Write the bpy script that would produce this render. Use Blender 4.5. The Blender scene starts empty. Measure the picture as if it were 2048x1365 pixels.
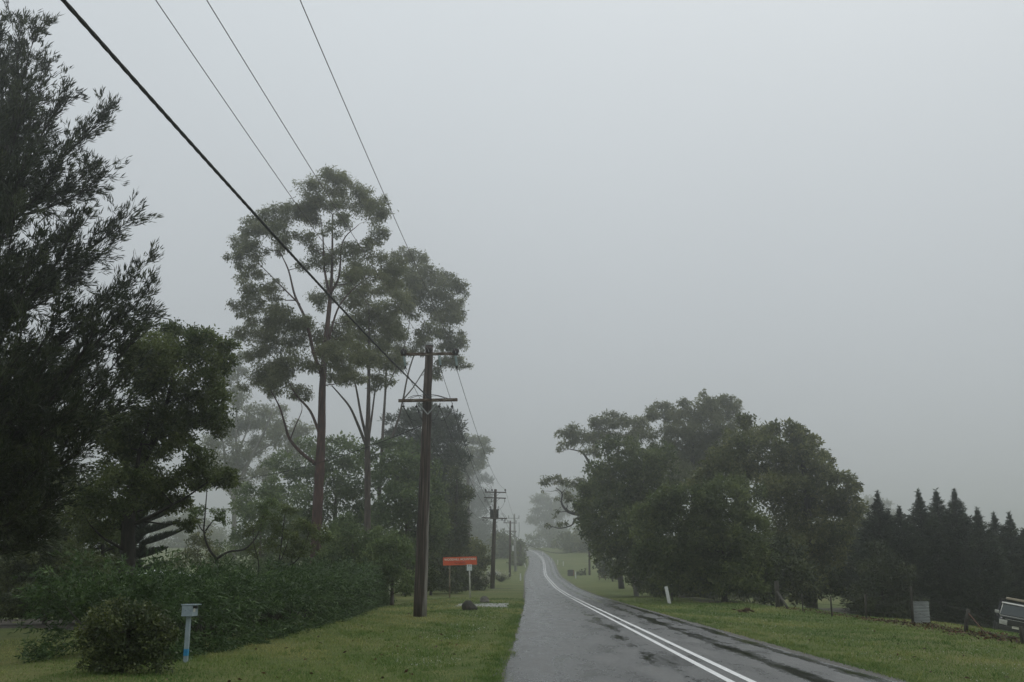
import bpy, math, random
import numpy as np
from mathutils import Vector, Matrix

SC = bpy.context.scene
COL = SC.collection
R = math.radians

# ------------------------------------------------------------------ camera
FPX = 1991.0                       # focal length in photograph pixels (2048 wide)
PITCH = math.atan(473.0 / FPX)
EYE = 1.5
cam_d = bpy.data.cameras.new('camera')
cam_d.sensor_width = 36.0
cam_d.lens = 36.0 * FPX / 2048.0
cam_d.clip_start = 0.1
cam_d.clip_end = 6000
cam = bpy.data.objects.new('camera', cam_d)
COL.objects.link(cam)
cam.location = (0, 0, EYE)
cam.rotation_euler = (math.pi / 2 + PITCH, 0, 0)
SC.camera = cam

# ------------------------------------------------------------------ sky, sun, exposure
world = bpy.data.worlds.new('World')
SC.world = world
world.use_nodes = True
wn = world.node_tree.nodes
wl = world.node_tree.links
wn.clear()
SUN_EL, SUN_AZ = R(58), R(30)
w_out = wn.new('ShaderNodeOutputWorld')
w_bg = wn.new('ShaderNodeBackground')
w_sky = wn.new('ShaderNodeTexSky')
w_sky.sky_type = 'NISHITA'
w_sky.sun_disc = False
w_sky.sun_elevation = SUN_EL
w_sky.sun_rotation = SUN_AZ
w_sky.dust_density = 4.0
w_sky.air_density = 1.0
w_tc = wn.new('ShaderNodeTexCoord')
w_sep = wn.new('ShaderNodeSeparateXYZ')
wl.new(w_tc.outputs['Generated'], w_sep.inputs[0])
w_mr = wn.new('ShaderNodeMapRange')          # even overcast: a little brighter overhead than at the horizon
w_mr.inputs['From Min'].default_value = 0.0
w_mr.inputs['From Max'].default_value = 1.0
w_mr.inputs['To Min'].default_value = 3.9
w_mr.inputs['To Max'].default_value = 9.9
wl.new(w_sep.outputs['Z'], w_mr.inputs['Value'])
w_noise = wn.new('ShaderNodeTexNoise')       # very faint cloud unevenness
w_noise.inputs['Scale'].default_value = 1.6
w_noise.inputs['Detail'].default_value = 3
wl.new(w_tc.outputs['Generated'], w_noise.inputs['Vector'])
w_nr = wn.new('ShaderNodeMapRange')
w_nr.inputs['To Min'].default_value = 0.94
w_nr.inputs['To Max'].default_value = 1.06
wl.new(w_noise.outputs['Fac'], w_nr.inputs['Value'])
w_mul = wn.new('ShaderNodeMath'); w_mul.operation = 'MULTIPLY'
wl.new(w_mr.outputs[0], w_mul.inputs[0]); wl.new(w_nr.outputs[0], w_mul.inputs[1])
w_col = wn.new('ShaderNodeVectorMath'); w_col.operation = 'SCALE'
w_col.inputs[0].default_value = (0.935, 1.0, 1.035)
wl.new(w_mul.outputs[0], w_col.inputs['Scale'])
w_mix = wn.new('ShaderNodeMixRGB')
w_mix.inputs['Fac'].default_value = 0.93
wl.new(w_sky.outputs[0], w_mix.inputs[1]); wl.new(w_col.outputs[0], w_mix.inputs[2])
wl.new(w_mix.outputs[0], w_bg.inputs['Color'])
w_bg.inputs['Strength'].default_value = 0.1
wl.new(w_bg.outputs[0], w_out.inputs['Surface'])

sun_d = bpy.data.lights.new('sun', 'SUN')
sun_d.energy = 0.5
sun_d.angle = R(40)
sun_d.color = (1.0, 0.97, 0.92)
sun = bpy.data.objects.new('sun', sun_d)
COL.objects.link(sun)
sun.rotation_euler = (math.pi / 2 - SUN_EL, 0, math.pi - SUN_AZ)

SC.view_settings.view_transform = 'Standard'
SC.view_settings.look = 'None'
SC.view_settings.exposure = 0.0
SC.view_settings.gamma = 1.0
SC.view_settings.use_curve_mapping = False
SC.render.engine = 'CYCLES'
SC.cycles.use_denoising = True
SC.cycles.max_bounces = 5
SC.cycles.diffuse_bounces = 2
SC.cycles.glossy_bounces = 2
SC.cycles.transmission_bounces = 3
SC.cycles.transparent_max_bounces = 4
SC.cycles.volume_bounces = 2
SC.cycles.use_adaptive_sampling = True
SC.cycles.adaptive_threshold = 0.02
HAZE_DENSITY = 0.0021

# ------------------------------------------------------------------ pixel -> place
CP, SP = math.cos(PITCH), math.sin(PITCH)
def P(px, py, Y):
    """Point at depth Y (metres along the road) seen at photograph pixel px, py."""
    xr = (px - 1024.0) / FPX
    yu = (682.5 - py) / FPX
    dx, dy, dz = xr, CP - yu * SP, SP + yu * CP
    t = Y / dy
    return np.array((dx * t, Y, EYE + dz * t))
def mpp(Y):
    return Y * 1.0 / FPX            # metres per photograph pixel (approximately)

# ------------------------------------------------------------------ terrain
_RY = np.array([-60, 60, 85, 114, 140, 169, 200, 230, 250, 270, 285, 300, 320, 400, 600, 1300.0])
_RZ = np.array([0, 0, .05, .33, .95, 1.75, 2.9, 4.3, 5.6, 7.1, 8.5, 9.7, 10.6, 12.5, 14, 16.0])
_yy = np.arange(-60, 1301, 1.0)
_zz = np.interp(_yy, _RY, _RZ)
_k = np.hanning(25); _k /= _k.sum()
_zz = np.convolve(np.pad(_zz, 12, mode='edge'), _k, mode='valid')
def zr(y):
    return np.interp(y, _yy, _zz)
_CX = np.array([(2.2, -40), (3.0, 0), (3.8, 40), (4.5, 80), (4.95, 114), (5.25, 140), (5.6, 169), (6.4, 200),
                (7.3, 230), (7.6, 255), (7.0, 275), (5.0, 292), (0.5, 308), (-8, 320), (-25, 333), (-60, 350), (-110, 366)])
def catmull(pts, n=8):
    pts = np.asarray(pts, float)
    p = np.vstack([2 * pts[0] - pts[1], pts, 2 * pts[-1] - pts[-2]])
    out = []
    for i in range(1, len(p) - 2):
        for t in np.linspace(0, 1, n, endpoint=False):
            a, b, c, d = p[i - 1], p[i], p[i + 1], p[i + 2]
            out.append(0.5 * ((2 * b) + (-a + c) * t + (2 * a - 5 * b + 4 * c - d) * t * t + (-a + 3 * b - 3 * c + d) * t ** 3))
    out.append(p[-2])
    return np.array(out)
ROADC = catmull(_CX, 24)
_m = ROADC[:, 1] < 288
def xc(y):
    return np.interp(y, ROADC[_m][:, 1], ROADC[_m][:, 0])
def sstep(a, b, x):
    t = np.clip((np.asarray(x, float) - a) / (b - a), 0, 1)
    return t * t * (3 - 2 * t)
def terrain(x, y):
    x = np.asarray(x, float); y = np.asarray(y, float)
    z = zr(y)
    fade = 1 - sstep(95, 140, y)
    z = z - fade * 0.15 * np.clip(x - 13.6, 0, 17) * sstep(13.6, 16, x)
    z = z - sstep(36, 55, y) * fade * 0.16 * np.clip(-x - 13, 0, 14)
    z = z + 0.035 * np.sin(x * 0.9 + 1.3) * np.sin(y * 0.41) * sstep(4.5, 7.5, abs(x - xc(y)))
    z = z + 0.02 * np.sin(x * 2.3 + y * .7) * np.sin(y * 1.1) * sstep(4.3, 5.5, abs(x - xc(y)))
    return z
def ground(px, py):
    """Point where the view ray through a pixel meets the terrain."""
    Y = 200.0
    lo, hi = 6.0, 330.0
    prev = lo
    for Yt in np.arange(6, 330, 0.25):
        p = P(px, py, Yt)
        if p[2] < terrain(p[0], p[1]):
            return np.array((p[0], p[1], float(terrain(p[0], p[1]))))
    p = P(px, py, 250)
    return np.array((p[0], p[1], float(terrain(p[0], p[1]))))
def onground(px, Y, py=1170):
    p = P(px, py, Y)
    return np.array((p[0], Y, float(terrain(p[0], Y))))

# ------------------------------------------------------------------ node materials
MATS = {}
def newmat(name):
    m = bpy.data.materials.new(name)
    m.use_nodes = True
    nt = m.node_tree
    nt.nodes.clear()
    out = nt.nodes.new('ShaderNodeOutputMaterial')
    MATS[name] = m
    return m, nt, out
def ramp(nt, fac, stops):
    r = nt.nodes.new('ShaderNodeValToRGB')
    el = r.color_ramp.elements
    while len(el) < len(stops):
        el.new(0.5)
    for e, (p, c) in zip(el, stops):
        e.position = p; e.color = (*c, 1)
    nt.links.new(fac, r.inputs['Fac'])
    return r.outputs['Color']
def noise(nt, scale, detail=4, coord='Object', stretch=None, rough=0.55):
    tc = nt.nodes.new('ShaderNodeTexCoord')
    src = tc.outputs[coord]
    if stretch:
        mp = nt.nodes.new('ShaderNodeMapping')
        mp.inputs['Scale'].default_value = stretch
        nt.links.new(src, mp.inputs['Vector']); src = mp.outputs[0]
    n = nt.nodes.new('ShaderNodeTexNoise')
    n.inputs['Scale'].default_value = scale
    n.inputs['Detail'].default_value = detail
    n.inputs['Roughness'].default_value = rough
    nt.links.new(src, n.inputs['Vector'])
    return n.outputs['Fac']
def bump(nt, bsdf, fac, strength=0.4, dist=0.02):
    b = nt.nodes.new('ShaderNodeBump')
    b.inputs['Strength'].default_value = strength
    b.inputs['Distance'].default_value = dist
    nt.links.new(fac, b.inputs['Height'])
    nt.links.new(b.outputs[0], bsdf.inputs['Normal'])
def plain(name, stops, rough=0.6, scale=6.0, metallic=0.0, stretch=None, bmp=0.2, bdist=0.01, spec=0.5, detail=5):
    m, nt, out = newmat(name)
    b = nt.nodes.new('ShaderNodeBsdfPrincipled')
    f = noise(nt, scale, detail, 'Object', stretch)
    nt.links.new(ramp(nt, f, stops), b.inputs['Base Color'])
    b.inputs['Roughness'].default_value = rough
    b.inputs['Metallic'].default_value = metallic
    b.inputs['Specular IOR Level'].default_value = spec
    if bmp:
        bump(nt, b, f, bmp, bdist)
    nt.links.new(b.outputs[0], out.inputs['Surface'])
    return m
def leafmat(name, c0, c1, c2, trans=0.25, rough=0.5):
    m, nt, out = newmat(name)
    at = nt.nodes.new('ShaderNodeAttribute'); at.attribute_name = 'tint'
    col = ramp(nt, at.outputs['Fac'], [(0.0, c0), (0.55, c1), (1.0, c2)])
    b = nt.nodes.new('ShaderNodeBsdfPrincipled')
    b.inputs['Roughness'].default_value = rough
    b.inputs['Specular IOR Level'].default_value = 0.35
    nt.links.new(col, b.inputs['Base Color'])
    tr = nt.nodes.new('ShaderNodeBsdfTranslucent')
    nt.links.new(col, tr.inputs['Color'])
    mx = nt.nodes.new('ShaderNodeMixShader'); mx.inputs[0].default_value = trans
    nt.links.new(b.outputs[0], mx.inputs[1]); nt.links.new(tr.outputs[0], mx.inputs[2])
    nt.links.new(mx.outputs[0], out.inputs['Surface'])
    return m

leafmat('gum_leaf', (.075, .092, .044), (.165, .182, .088), (.27, .28, .14), trans=.5)
leafmat('olive_leaf', (.036, .052, .016), (.115, .135, .042), (.27, .275, .1), trans=.38)
leafmat('mid_leaf', (.03, .05, .014), (.09, .122, .036), (.2, .235, .075), trans=.38)
leafmat('dark_leaf', (.016, .028, .009), (.05, .07, .022), (.16, .18, .055))
leafmat('needle_leaf', (.014, .022, .009), (.032, .045, .017), (.08, .095, .034))
leafmat('fresh_leaf', (.04, .068, .022), (.11, .16, .055), (.23, .29, .1), trans=.3)
leafmat('lime_leaf', (.04, .06, .016), (.085, .12, .028), (.17, .2, .05))
leafmat('hedge_leaf', (.022, .046, .014), (.055, .1, .03), (.13, .2, .066))
leafmat('pine_leaf', (.02, .034, .018), (.044, .062, .034), (.09, .11, .055))
leafmat('straw_leaf', (.1, .1, .06), (.2, .2, .13), (.32, .31, .22), rough=.7)
leafmat('grass_blade', (.075, .145, .028), (.15, .215, .048), (.34, .33, .12), trans=.3, rough=.6)
leafmat('dead_leaf', (.03, .014, .008), (.08, .035, .016), (.16, .085, .04), trans=.1, rough=.7)
leafmat('flower_white', (.5, .5, .46), (.6, .6, .55), (.7, .7, .66), trans=.2, rough=.6)

plain('bark_red', [(.3, (.02, .011, .009)), (.5, (.06, .026, .019)), (.62, (.1, .045, .032)), (.75, (.16, .125, .085))],
      .75, 3.0, stretch=(3, 3, .45), bmp=.8, bdist=.03)
plain('bark_grey', [(.3, (.03, .024, .02)), (.52, (.08, .06, .048)), (.7, (.15, .12, .095))], .8, 3.5, stretch=(3, 3, .4), bmp=.7, bdist=.03)
plain('bark_pale', [(.3, (.1, .1, .085)), (.55, (.2, .19, .16)), (.75, (.32, .3, .26))], .75, 2.5, stretch=(2.5, 2.5, .5), bmp=.4, bdist=.02)
plain('bark_dark', [(.3, (.014, .011, .009)), (.55, (.03, .024, .019)), (.75, (.06, .05, .04))], .85, 4.0, stretch=(3, 3, .5), bmp=.8, bdist=.03)
plain('pole_wood', [(.3, (.014, .01, .008)), (.46, (.036, .024, .018)), (.57, (.085, .06, .046)), (.72, (.19, .165, .14))],
      .85, 2.6, stretch=(7, 7, .22), bmp=.9, bdist=.02, detail=8)
m = MATS['pole_wood']; nt = m.node_tree
_b = [n for n in nt.nodes if n.type == 'BSDF_PRINCIPLED'][0]
_old = _b.inputs['Base Color'].links[0].from_socket
_tc = nt.nodes.new('ShaderNodeTexCoord'); _sx = nt.nodes.new('ShaderNodeSeparateXYZ'); nt.links.new(_tc.outputs['Object'], _sx.inputs[0])
_lz = nt.nodes.new('ShaderNodeMath'); _lz.operation = 'MULTIPLY_ADD'; nt.links.new(_sx.outputs['Z'], _lz.inputs[0]); _lz.inputs[1].default_value = -.0325; nt.links.new(_sx.outputs['X'], _lz.inputs[2])
_ns = nt.nodes.new('ShaderNodeMath'); _ns.operation = 'MULTIPLY_ADD'; nt.links.new(noise(nt, 2.0, 6, 'Object', (6, 6, .5)), _ns.inputs[0]); _ns.inputs[1].default_value = .22; nt.links.new(_lz.outputs[0], _ns.inputs[2])
_mr = nt.nodes.new('ShaderNodeMapRange'); _mr.interpolation_type = 'SMOOTHSTEP'; _mr.inputs['From Min'].default_value = .19; _mr.inputs['From Max'].default_value = .27; nt.links.new(_ns.outputs[0], _mr.inputs['Value'])
_mx = nt.nodes.new('ShaderNodeMixRGB'); nt.links.new(_mr.outputs[0], _mx.inputs[0]); nt.links.new(_old, _mx.inputs[1])
nt.links.new(ramp(nt, noise(nt, 4.0, 7, 'Object', (7, 7, .3)), [(.3, (.12, .105, .09)), (.7, (.27, .25, .22))]), _mx.inputs[2])
nt.links.new(_mx.outputs[0], _b.inputs['Base Color'])
plain('pole_brown', [(.3, (.03, .022, .016)), (.55, (.07, .045, .03)), (.75, (.13, .09, .065))], .85, 3.0, stretch=(6, 6, .25), bmp=.6, bdist=.02)
plain('arm_wood', [(.3, (.03, .02, .014)), (.5, (.09, .05, .03)), (.65, (.26, .24, .18))], .85, 5.0, stretch=(.8, 4, 4), bmp=.5)
plain('steel', [(.3, (.2, .21, .21)), (.7, (.34, .35, .35))], .45, 9.0, metallic=.7, bmp=.1)
plain('steel_dull', [(.3, (.05, .045, .04)), (.7, (.1, .095, .085))], .7, 9.0, metallic=.3, bmp=0)
plain('dark_iron', [(.3, (.012, .01, .009)), (.7, (.04, .03, .025))], .6, 9.0, metallic=.2, bmp=.2)
plain('rust_iron', [(.3, (.05, .022, .012)), (.7, (.14, .06, .03))], .8, 9.0, metallic=.2, bmp=.3)
plain('porcelain', [(.3, (.36, .46, .47)), (.7, (.5, .6, .6))], .2, 4.0, bmp=0)
plain('wire_black', [(.3, (.012, .011, .012)), (.7, (.025, .022, .022))], .6, 4.0, bmp=0)
plain('wire_copper', [(.3, (.06, .04, .04)), (.7, (.1, .07, .065))], .5, 4.0, metallic=.3, bmp=0)
plain('concrete', [(.3, (.24, .235, .215)), (.55, (.33, .325, .3)), (.75, (.42, .41, .385))], .8, 3.0, bmp=.3)
plain('drive_concrete', [(.3, (.16, .16, .15)), (.55, (.25, .25, .235)), (.75, (.33, .33, .31))], .6, 1.5, bmp=.3, detail=9)
plain('white_paint', [(.3, (.58, .58, .55)), (.62, (.76, .76, .74)), (.8, (.8, .8, .78))], .5, 5.0, bmp=.15)
plain('off_white', [(.25, (.3, .28, .22)), (.45, (.55, .54, .48)), (.75, (.68, .67, .62))], .6, 8.0, stretch=(1, 1, .4), bmp=.2)
plain('sign_orange', [(.3, (.7, .085, .02)), (.7, (.8, .12, .03))], .4, 2.0, bmp=0)
plain('sign_letter', [(.3, (.78, .72, .6)), (.7, (.85, .8, .7))], .5, 2.0, bmp=0)
plain('sign_script', [(.3, (.2, .025, .03)), (.7, (.26, .04, .04))], .5, 2.0, bmp=0)
plain('sign_dark', [(.3, (.03, .06, .06)), (.7, (.06, .1, .1))], .5, 2.0, bmp=0)
plain('sign_white', [(.3, (.6, .66, .66)), (.7, (.74, .78, .78))], .4, 3.0, bmp=0)
plain('post_timber', [(.3, (.1, .075, .05)), (.55, (.2, .155, .11)), (.75, (.42, .38, .3))], .85, 4.0, stretch=(4, 4, .6), bmp=.5)
plain('fence_timber', [(.3, (.02, .018, .014)), (.55, (.05, .045, .036)), (.75, (.1, .09, .075))], .9, 5.0, stretch=(4, 4, .5), bmp=.6)
plain('stone_dark', [(.3, (.014, .012, .009)), (.55, (.032, .026, .02)), (.75, (.075, .06, .045))], .85, 4.0, bmp=1.0, bdist=.05, detail=8)
plain('stone_grey', [(.3, (.06, .055, .045)), (.55, (.12, .11, .09)), (.78, (.36, .35, .3))], .85, 4.0, bmp=1.0, bdist=.05, detail=8)
plain('letterbox_paint', [(.25, (.16, .2, .22)), (.5, (.27, .33, .36)), (.75, (.34, .41, .44))], .55, 7.0, bmp=.25, detail=8)
plain('blue_spray', [(.3, (.02, .2, .42)), (.7, (.04, .3, .52))], .5, 4.0, bmp=0)
plain('black_gap', [(.3, (.006, .006, .006)), (.7, (.012, .012, .012))], .9, 4.0, bmp=0)
plain('galvanised', [(.25, (.16, .17, .165)), (.5, (.26, .275, .265)), (.75, (.36, .37, .36))], .5, 2.0, metallic=.35, bmp=.15)
plain('roof_pale', [(.3, (.5, .53, .55)), (.7, (.62, .65, .67))], .45, 1.0, bmp=.1)
plain('wall_cream', [(.3, (.34, .32, .28)), (.7, (.45, .43, .38))], .8, 2.0, bmp=.1)
plain('bin_green', [(.3, (.012, .02, .016)), (.7, (.022, .034, .028))], .5, 3.0, bmp=0)
plain('brick_dark', [(.3, (.04, .042, .038)), (.7, (.075, .075, .065))], .85, 8.0, bmp=.4)
plain('red_panel', [(.3, (.22, .05, .03)), (.7, (.3, .075, .045))], .6, 4.0, bmp=0)
plain('car_paint', [(.3, (.01, .013, .013)), (.7, (.016, .02, .019))], .22, 1.0, bmp=0)
plain('car_silver', [(.3, (.42, .42, .38)), (.7, (.52, .52, .47))], .35, 3.0, metallic=.3, bmp=0)
plain('car_beige', [(.3, (.34, .29, .21)), (.7, (.42, .36, .27))], .7, 5.0, bmp=.1)
plain('car_black', [(.3, (.008, .008, .008)), (.7, (.016, .016, .016))], .55, 5.0, bmp=0)
plain('car_glass', [(.3, (.012, .02, .02)), (.7, (.018, .028, .028))], .06, 1.0, bmp=0)
plain('lamp_glass', [(.3, (.4, .4, .36)), (.7, (.62, .61, .56))], .12, 12.0, bmp=.3)
plain('rubber', [(.3, (.01, .01, .01)), (.7, (.02, .02, .02))], .8, 8.0, bmp=.2)
plain('plate_white', [(.3, (.55, .54, .44)), (.7, (.66, .65, .54))], .4, 6.0, bmp=0)

# grass ground
m, nt, out = newmat('lawn')
b = nt.nodes.new('ShaderNodeBsdfPrincipled'); b.inputs['Roughness'].default_value = .9
b.inputs['Specular IOR Level'].default_value = .2
n1 = noise(nt, .16, 3); n2 = noise(nt, 1.1, 5, rough=.65); n3 = noise(nt, 22, 4, rough=.7)
c1 = ramp(nt, n1, [(.33, (.075, .115, .026)), (.5, (.13, .155, .045)), (.66, (.22, .2, .09))])
c2 = ramp(nt, n2, [(.3, (.06, .1, .024)), (.55, (.125, .15, .045)), (.74, (.25, .22, .1))])
mx = nt.nodes.new('ShaderNodeMixRGB'); mx.inputs[0].default_value = .5
nt.links.new(c1, mx.inputs[1]); nt.links.new(c2, mx.inputs[2])
mm = nt.nodes.new('ShaderNodeMixRGB'); mm.blend_type = 'MULTIPLY'; mm.inputs[0].default_value = 1
nt.links.new(mx.outputs[0], mm.inputs[1])
nt.links.new(ramp(nt, n3, [(.3, (.55, .55, .5)), (.7, (1.25, 1.25, 1.15))]), mm.inputs[2])
nt.links.new(mm.outputs[0], b.inputs['Base Color'])
bump(nt, b, n3, 1.0, .05)
nt.links.new(b.outputs[0], out.inputs['Surface'])

# soil and leaf mould under the garden trees, gravel shoulder
plain('soil', [(.3, (.016, .013, .009)), (.55, (.035, .028, .018)), (.75, (.07, .055, .03))], .95, 5.0, bmp=.8, bdist=.04, detail=8)
plain('gravel', [(.3, (.04, .038, .033)), (.55, (.1, .095, .08)), (.75, (.2, .19, .16))], .8, 25.0, bmp=.8, bdist=.03, detail=6)

# wet asphalt
m, nt, out = newmat('wet_asphalt')
b = nt.nodes.new('ShaderNodeBsdfPrincipled')
L = nt.links
uv = nt.nodes.new('ShaderNodeUVMap')
sp = nt.nodes.new('ShaderNodeSeparateXYZ'); L.new(uv.outputs[0], sp.inputs[0])
def uvnoise(scale, stretch, detail=5, rough=.6):
    mp = nt.nodes.new('ShaderNodeMapping'); mp.inputs['Scale'].default_value = stretch
    L.new(uv.outputs[0], mp.inputs[0])
    n = nt.nodes.new('ShaderNodeTexNoise'); n.inputs['Scale'].default_value = scale
    n.inputs['Detail'].default_value = detail; n.inputs['Roughness'].default_value = rough
    L.new(mp.outputs[0], n.inputs['Vector'])
    return n.outputs['Fac']
def math_(op, a, b_=None, clamp=False):
    n = nt.nodes.new('ShaderNodeMath'); n.operation = op; n.use_clamp = clamp
    for i, v in enumerate((a, b_)):
        if v is None: continue
        if isinstance(v, (int, float)): n.inputs[i].default_value = v
        else: L.new(v, n.inputs[i])
    return n.outputs[0]
def band(centre, width):
    d = math_('ABSOLUTE', math_('SUBTRACT', sp.outputs['X'], centre))
    r_ = nt.nodes.new('ShaderNodeMapRange'); r_.interpolation_type = 'SMOOTHSTEP'
    r_.inputs['From Min'].default_value = width; r_.inputs['From Max'].default_value = 0
    L.new(d, r_.inputs['Value'])
    return r_.outputs[0]
tracks = math_('MAXIMUM', math_('MULTIPLY', band(1.25, .42), 1.0), math_('MAXIMUM', math_('MULTIPLY', band(2.15, .4), 1.05),
          math_('MAXIMUM', math_('MULTIPLY', band(-.75, .5), .66), math_('MAXIMUM', math_('MULTIPLY', band(-2.6, .5), .55), math_('MULTIPLY', band(-3.55, .45), .95)))))
patch = uvnoise(1.0, (2.1, .26, 1), 7, .68)
fine = uvnoise(1.0, (9, 5, 1), 5, .7)
pm = math_('ADD', math_('MULTIPLY', patch, 1.0), math_('MULTIPLY', math_('SUBTRACT', fine, .5), .5))
pm = math_('ADD', pm, math_('MULTIPLY', tracks, .3))
mr = nt.nodes.new('ShaderNodeMapRange'); mr.interpolation_type = 'SMOOTHSTEP'
mr.inputs['From Min'].default_value = .59; mr.inputs['From Max'].default_value = .83
L.new(pm, mr.inputs['Value'])
wet = mr.outputs[0]
grit = uvnoise(1.0, (38, 38, 1), 4, .75)
broad = uvnoise(1.0, (1.3, .33, 1), 7, .68)
dryc = ramp(nt, math_('ADD', math_('MULTIPLY', grit, .4), math_('MULTIPLY', broad, .6)),
            [(.32, (.025, .025, .0245)), (.5, (.062, .062, .06)), (.68, (.13, .128, .12))])
mx = nt.nodes.new('ShaderNodeMixRGB')
L.new(wet, mx.inputs[0]); L.new(dryc, mx.inputs[1]); mx.inputs[2].default_value = (.012, .0125, .012, 1)
speck = nt.nodes.new('ShaderNodeMixRGB'); speck.blend_type = 'MULTIPLY'; speck.inputs[0].default_value = 1      # stone chips in the seal
L.new(mx.outputs[0], speck.inputs[1])
L.new(ramp(nt, uvnoise(1.0, (24, 24, 1), 6, .85), [(.36, (.3, .3, .3)), (.5, (.95, .95, .95)), (.64, (1.75, 1.74, 1.68))]), speck.inputs[2])
L.new(speck.outputs[0], b.inputs['Base Color'])
rr = nt.nodes.new('ShaderNodeMapRange')
rr.inputs['From Min'].default_value = 0; rr.inputs['From Max'].default_value = 1
rr.inputs['To Min'].default_value = .33; rr.inputs['To Max'].default_value = .13
L.new(wet, rr.inputs['Value']); 
rv = math_('ADD', rr.outputs[0], math_('MULTIPLY', math_('SUBTRACT', broad, .5), .95))
L.new(rv, b.inputs['Roughness'])
bp = nt.nodes.new('ShaderNodeBump'); bp.inputs['Distance'].default_value = .012
L.new(grit, bp.inputs['Height'])
L.new(math_('SUBTRACT', .8, math_('MULTIPLY', wet, .72)), bp.inputs['Strength'])
L.new(bp.outputs[0], b.inputs['Normal'])
L.new(b.outputs[0], out.inputs['Surface'])

# worn road paint
m, nt, out = newmat('road_paint')
b = nt.nodes.new('ShaderNodeBsdfPrincipled'); b.inputs['Roughness'].default_value = .5
n = noise(nt, 9, 6, rough=.7)
nt.links.new(ramp(nt, n, [(.3, (.3, .3, .29)), (.4, (.68, .68, .67)), (.8, (.84, .84, .82))]), b.inputs['Base Color'])
nt.links.new(b.outputs[0], out.inputs['Surface'])

# ------------------------------------------------------------------ mesh helpers
class MB:
    """Collects quads/triangles for one mesh."""
    def __init__(self):
        self.v = []; self.q = []; self.n = 0; self.mi = []; self.tint = []; self.sm = []
    def add(self, verts, faces, mi=0, tint=0.5, smooth=False):
        verts = np.asarray(verts, float)
        self.v.append(verts)
        for f in faces:
            self.q.append(tuple(int(i) + self.n for i in f))
            self.mi.append(mi); self.tint.append(tint); self.sm.append(smooth)
        self.n += len(verts)
    def box(self, c, s, rot=None, mi=0, bevel=0.0):
        cx, cy, cz = c; sx, sy, sz = (s[0] / 2, s[1] / 2, s[2] / 2)
        if bevel <= 0:
            vs = [(x, y, z) for x in (-sx, sx) for y in (-sy, sy) for z in (-sz, sz)]
            fs = [(0, 1, 3, 2), (4, 6, 7, 5), (0, 4, 5, 1), (2, 3, 7, 6), (0, 2, 6, 4), (1, 5, 7, 3)]
        else:
            import bmesh
            bm = bmesh.new(); bmesh.ops.create_cube(bm, size=1)
            for v in bm.verts: v.co = Vector((v.co.x * s[0], v.co.y * s[1], v.co.z * s[2]))
            bmesh.ops.bevel(bm, geom=bm.edges[:], offset=bevel, segments=2, affect='EDGES', profile=.6)
            bm.verts.index_update()
            vs = [tuple(v.co) for v in bm.verts]; fs = [[v.index for v in f.verts] for f in bm.faces]
            bm.free()
        vs = np.array(vs)
        if rot is not None:
            vs = vs @ np.array(rot.to_3x3()).T
        self.add(vs + np.array(c), fs, mi)
    def tube(self, pts, rad, seg=8, mi=0, tint=.5, cap=True, smooth=True):
        v, f = tube(pts, rad, seg, cap)
        self.add(v, f, mi, tint, smooth)
    def lathe(self, c, prof, seg=16, axis='Z', mi=0, smooth=True):
        vs = []; fs = []
        for (r, h) in prof:
            for k in range(seg):
                a = 2 * math.pi * k / seg
                p = (r * math.cos(a), r * math.sin(a), h)
                if axis == 'Y': p = (p[0], h, p[1])
                if axis == 'X': p = (h, p[0], p[1])
                vs.append((p[0] + c[0], p[1] + c[1], p[2] + c[2]))
        for i in range(len(prof) - 1):
            for k in range(seg):
                k2 = (k + 1) % seg
                fs.append((i * seg + k, i * seg + k2, (i + 1) * seg + k2, (i + 1) * seg + k))
        fs.append(tuple(range(seg - 1, -1, -1)))
        fs.append(tuple((len(prof) - 1) * seg + k for k in range(seg)))
        self.add(vs, fs, mi, smooth=smooth)
    def build(self, name, mats, parent=None, origin=None):
        me = bpy.data.meshes.new(name)
        v = np.vstack(self.v)
        if origin is not None: v = v - np.asarray(origin)
        me.from_pydata(v.tolist(), [], self.q)
        for mm_ in ([mats] if isinstance(mats, str) else mats):
            me.materials.append(MATS[mm_])
        me.polygons.foreach_set('material_index', np.array(self.mi, dtype=np.int32))
        me.polygons.foreach_set('use_smooth', np.array(self.sm, dtype=bool))
        me.update()
        return link(name, me, parent, origin)
def link(name, data, parent=None, loc=None):
    o = bpy.data.objects.new(name, data)
    COL.objects.link(o)
    if parent is not None: o.parent = parent
    if loc is not None and parent is None: o.location = [float(a) for a in loc]
    return o
def tag(o, label, cat, group=None):
    o['label'] = label; o['category'] = cat
    if group: o['group'] = group
    return o
def thing(name, label, cat, loc, group=None, rot=None):
    o = bpy.data.objects.new(name, None)
    COL.objects.link(o)
    o.empty_display_size = .2
    o.location = [float(a) for a in loc]
    if rot is not None: o.rotation_euler = rot
    return tag(o, label, cat, group)
def struct(o):
    o['kind'] = 'structure'
    return o
def stuff(o):
    o['kind'] = 'stuff'
    return o
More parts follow.
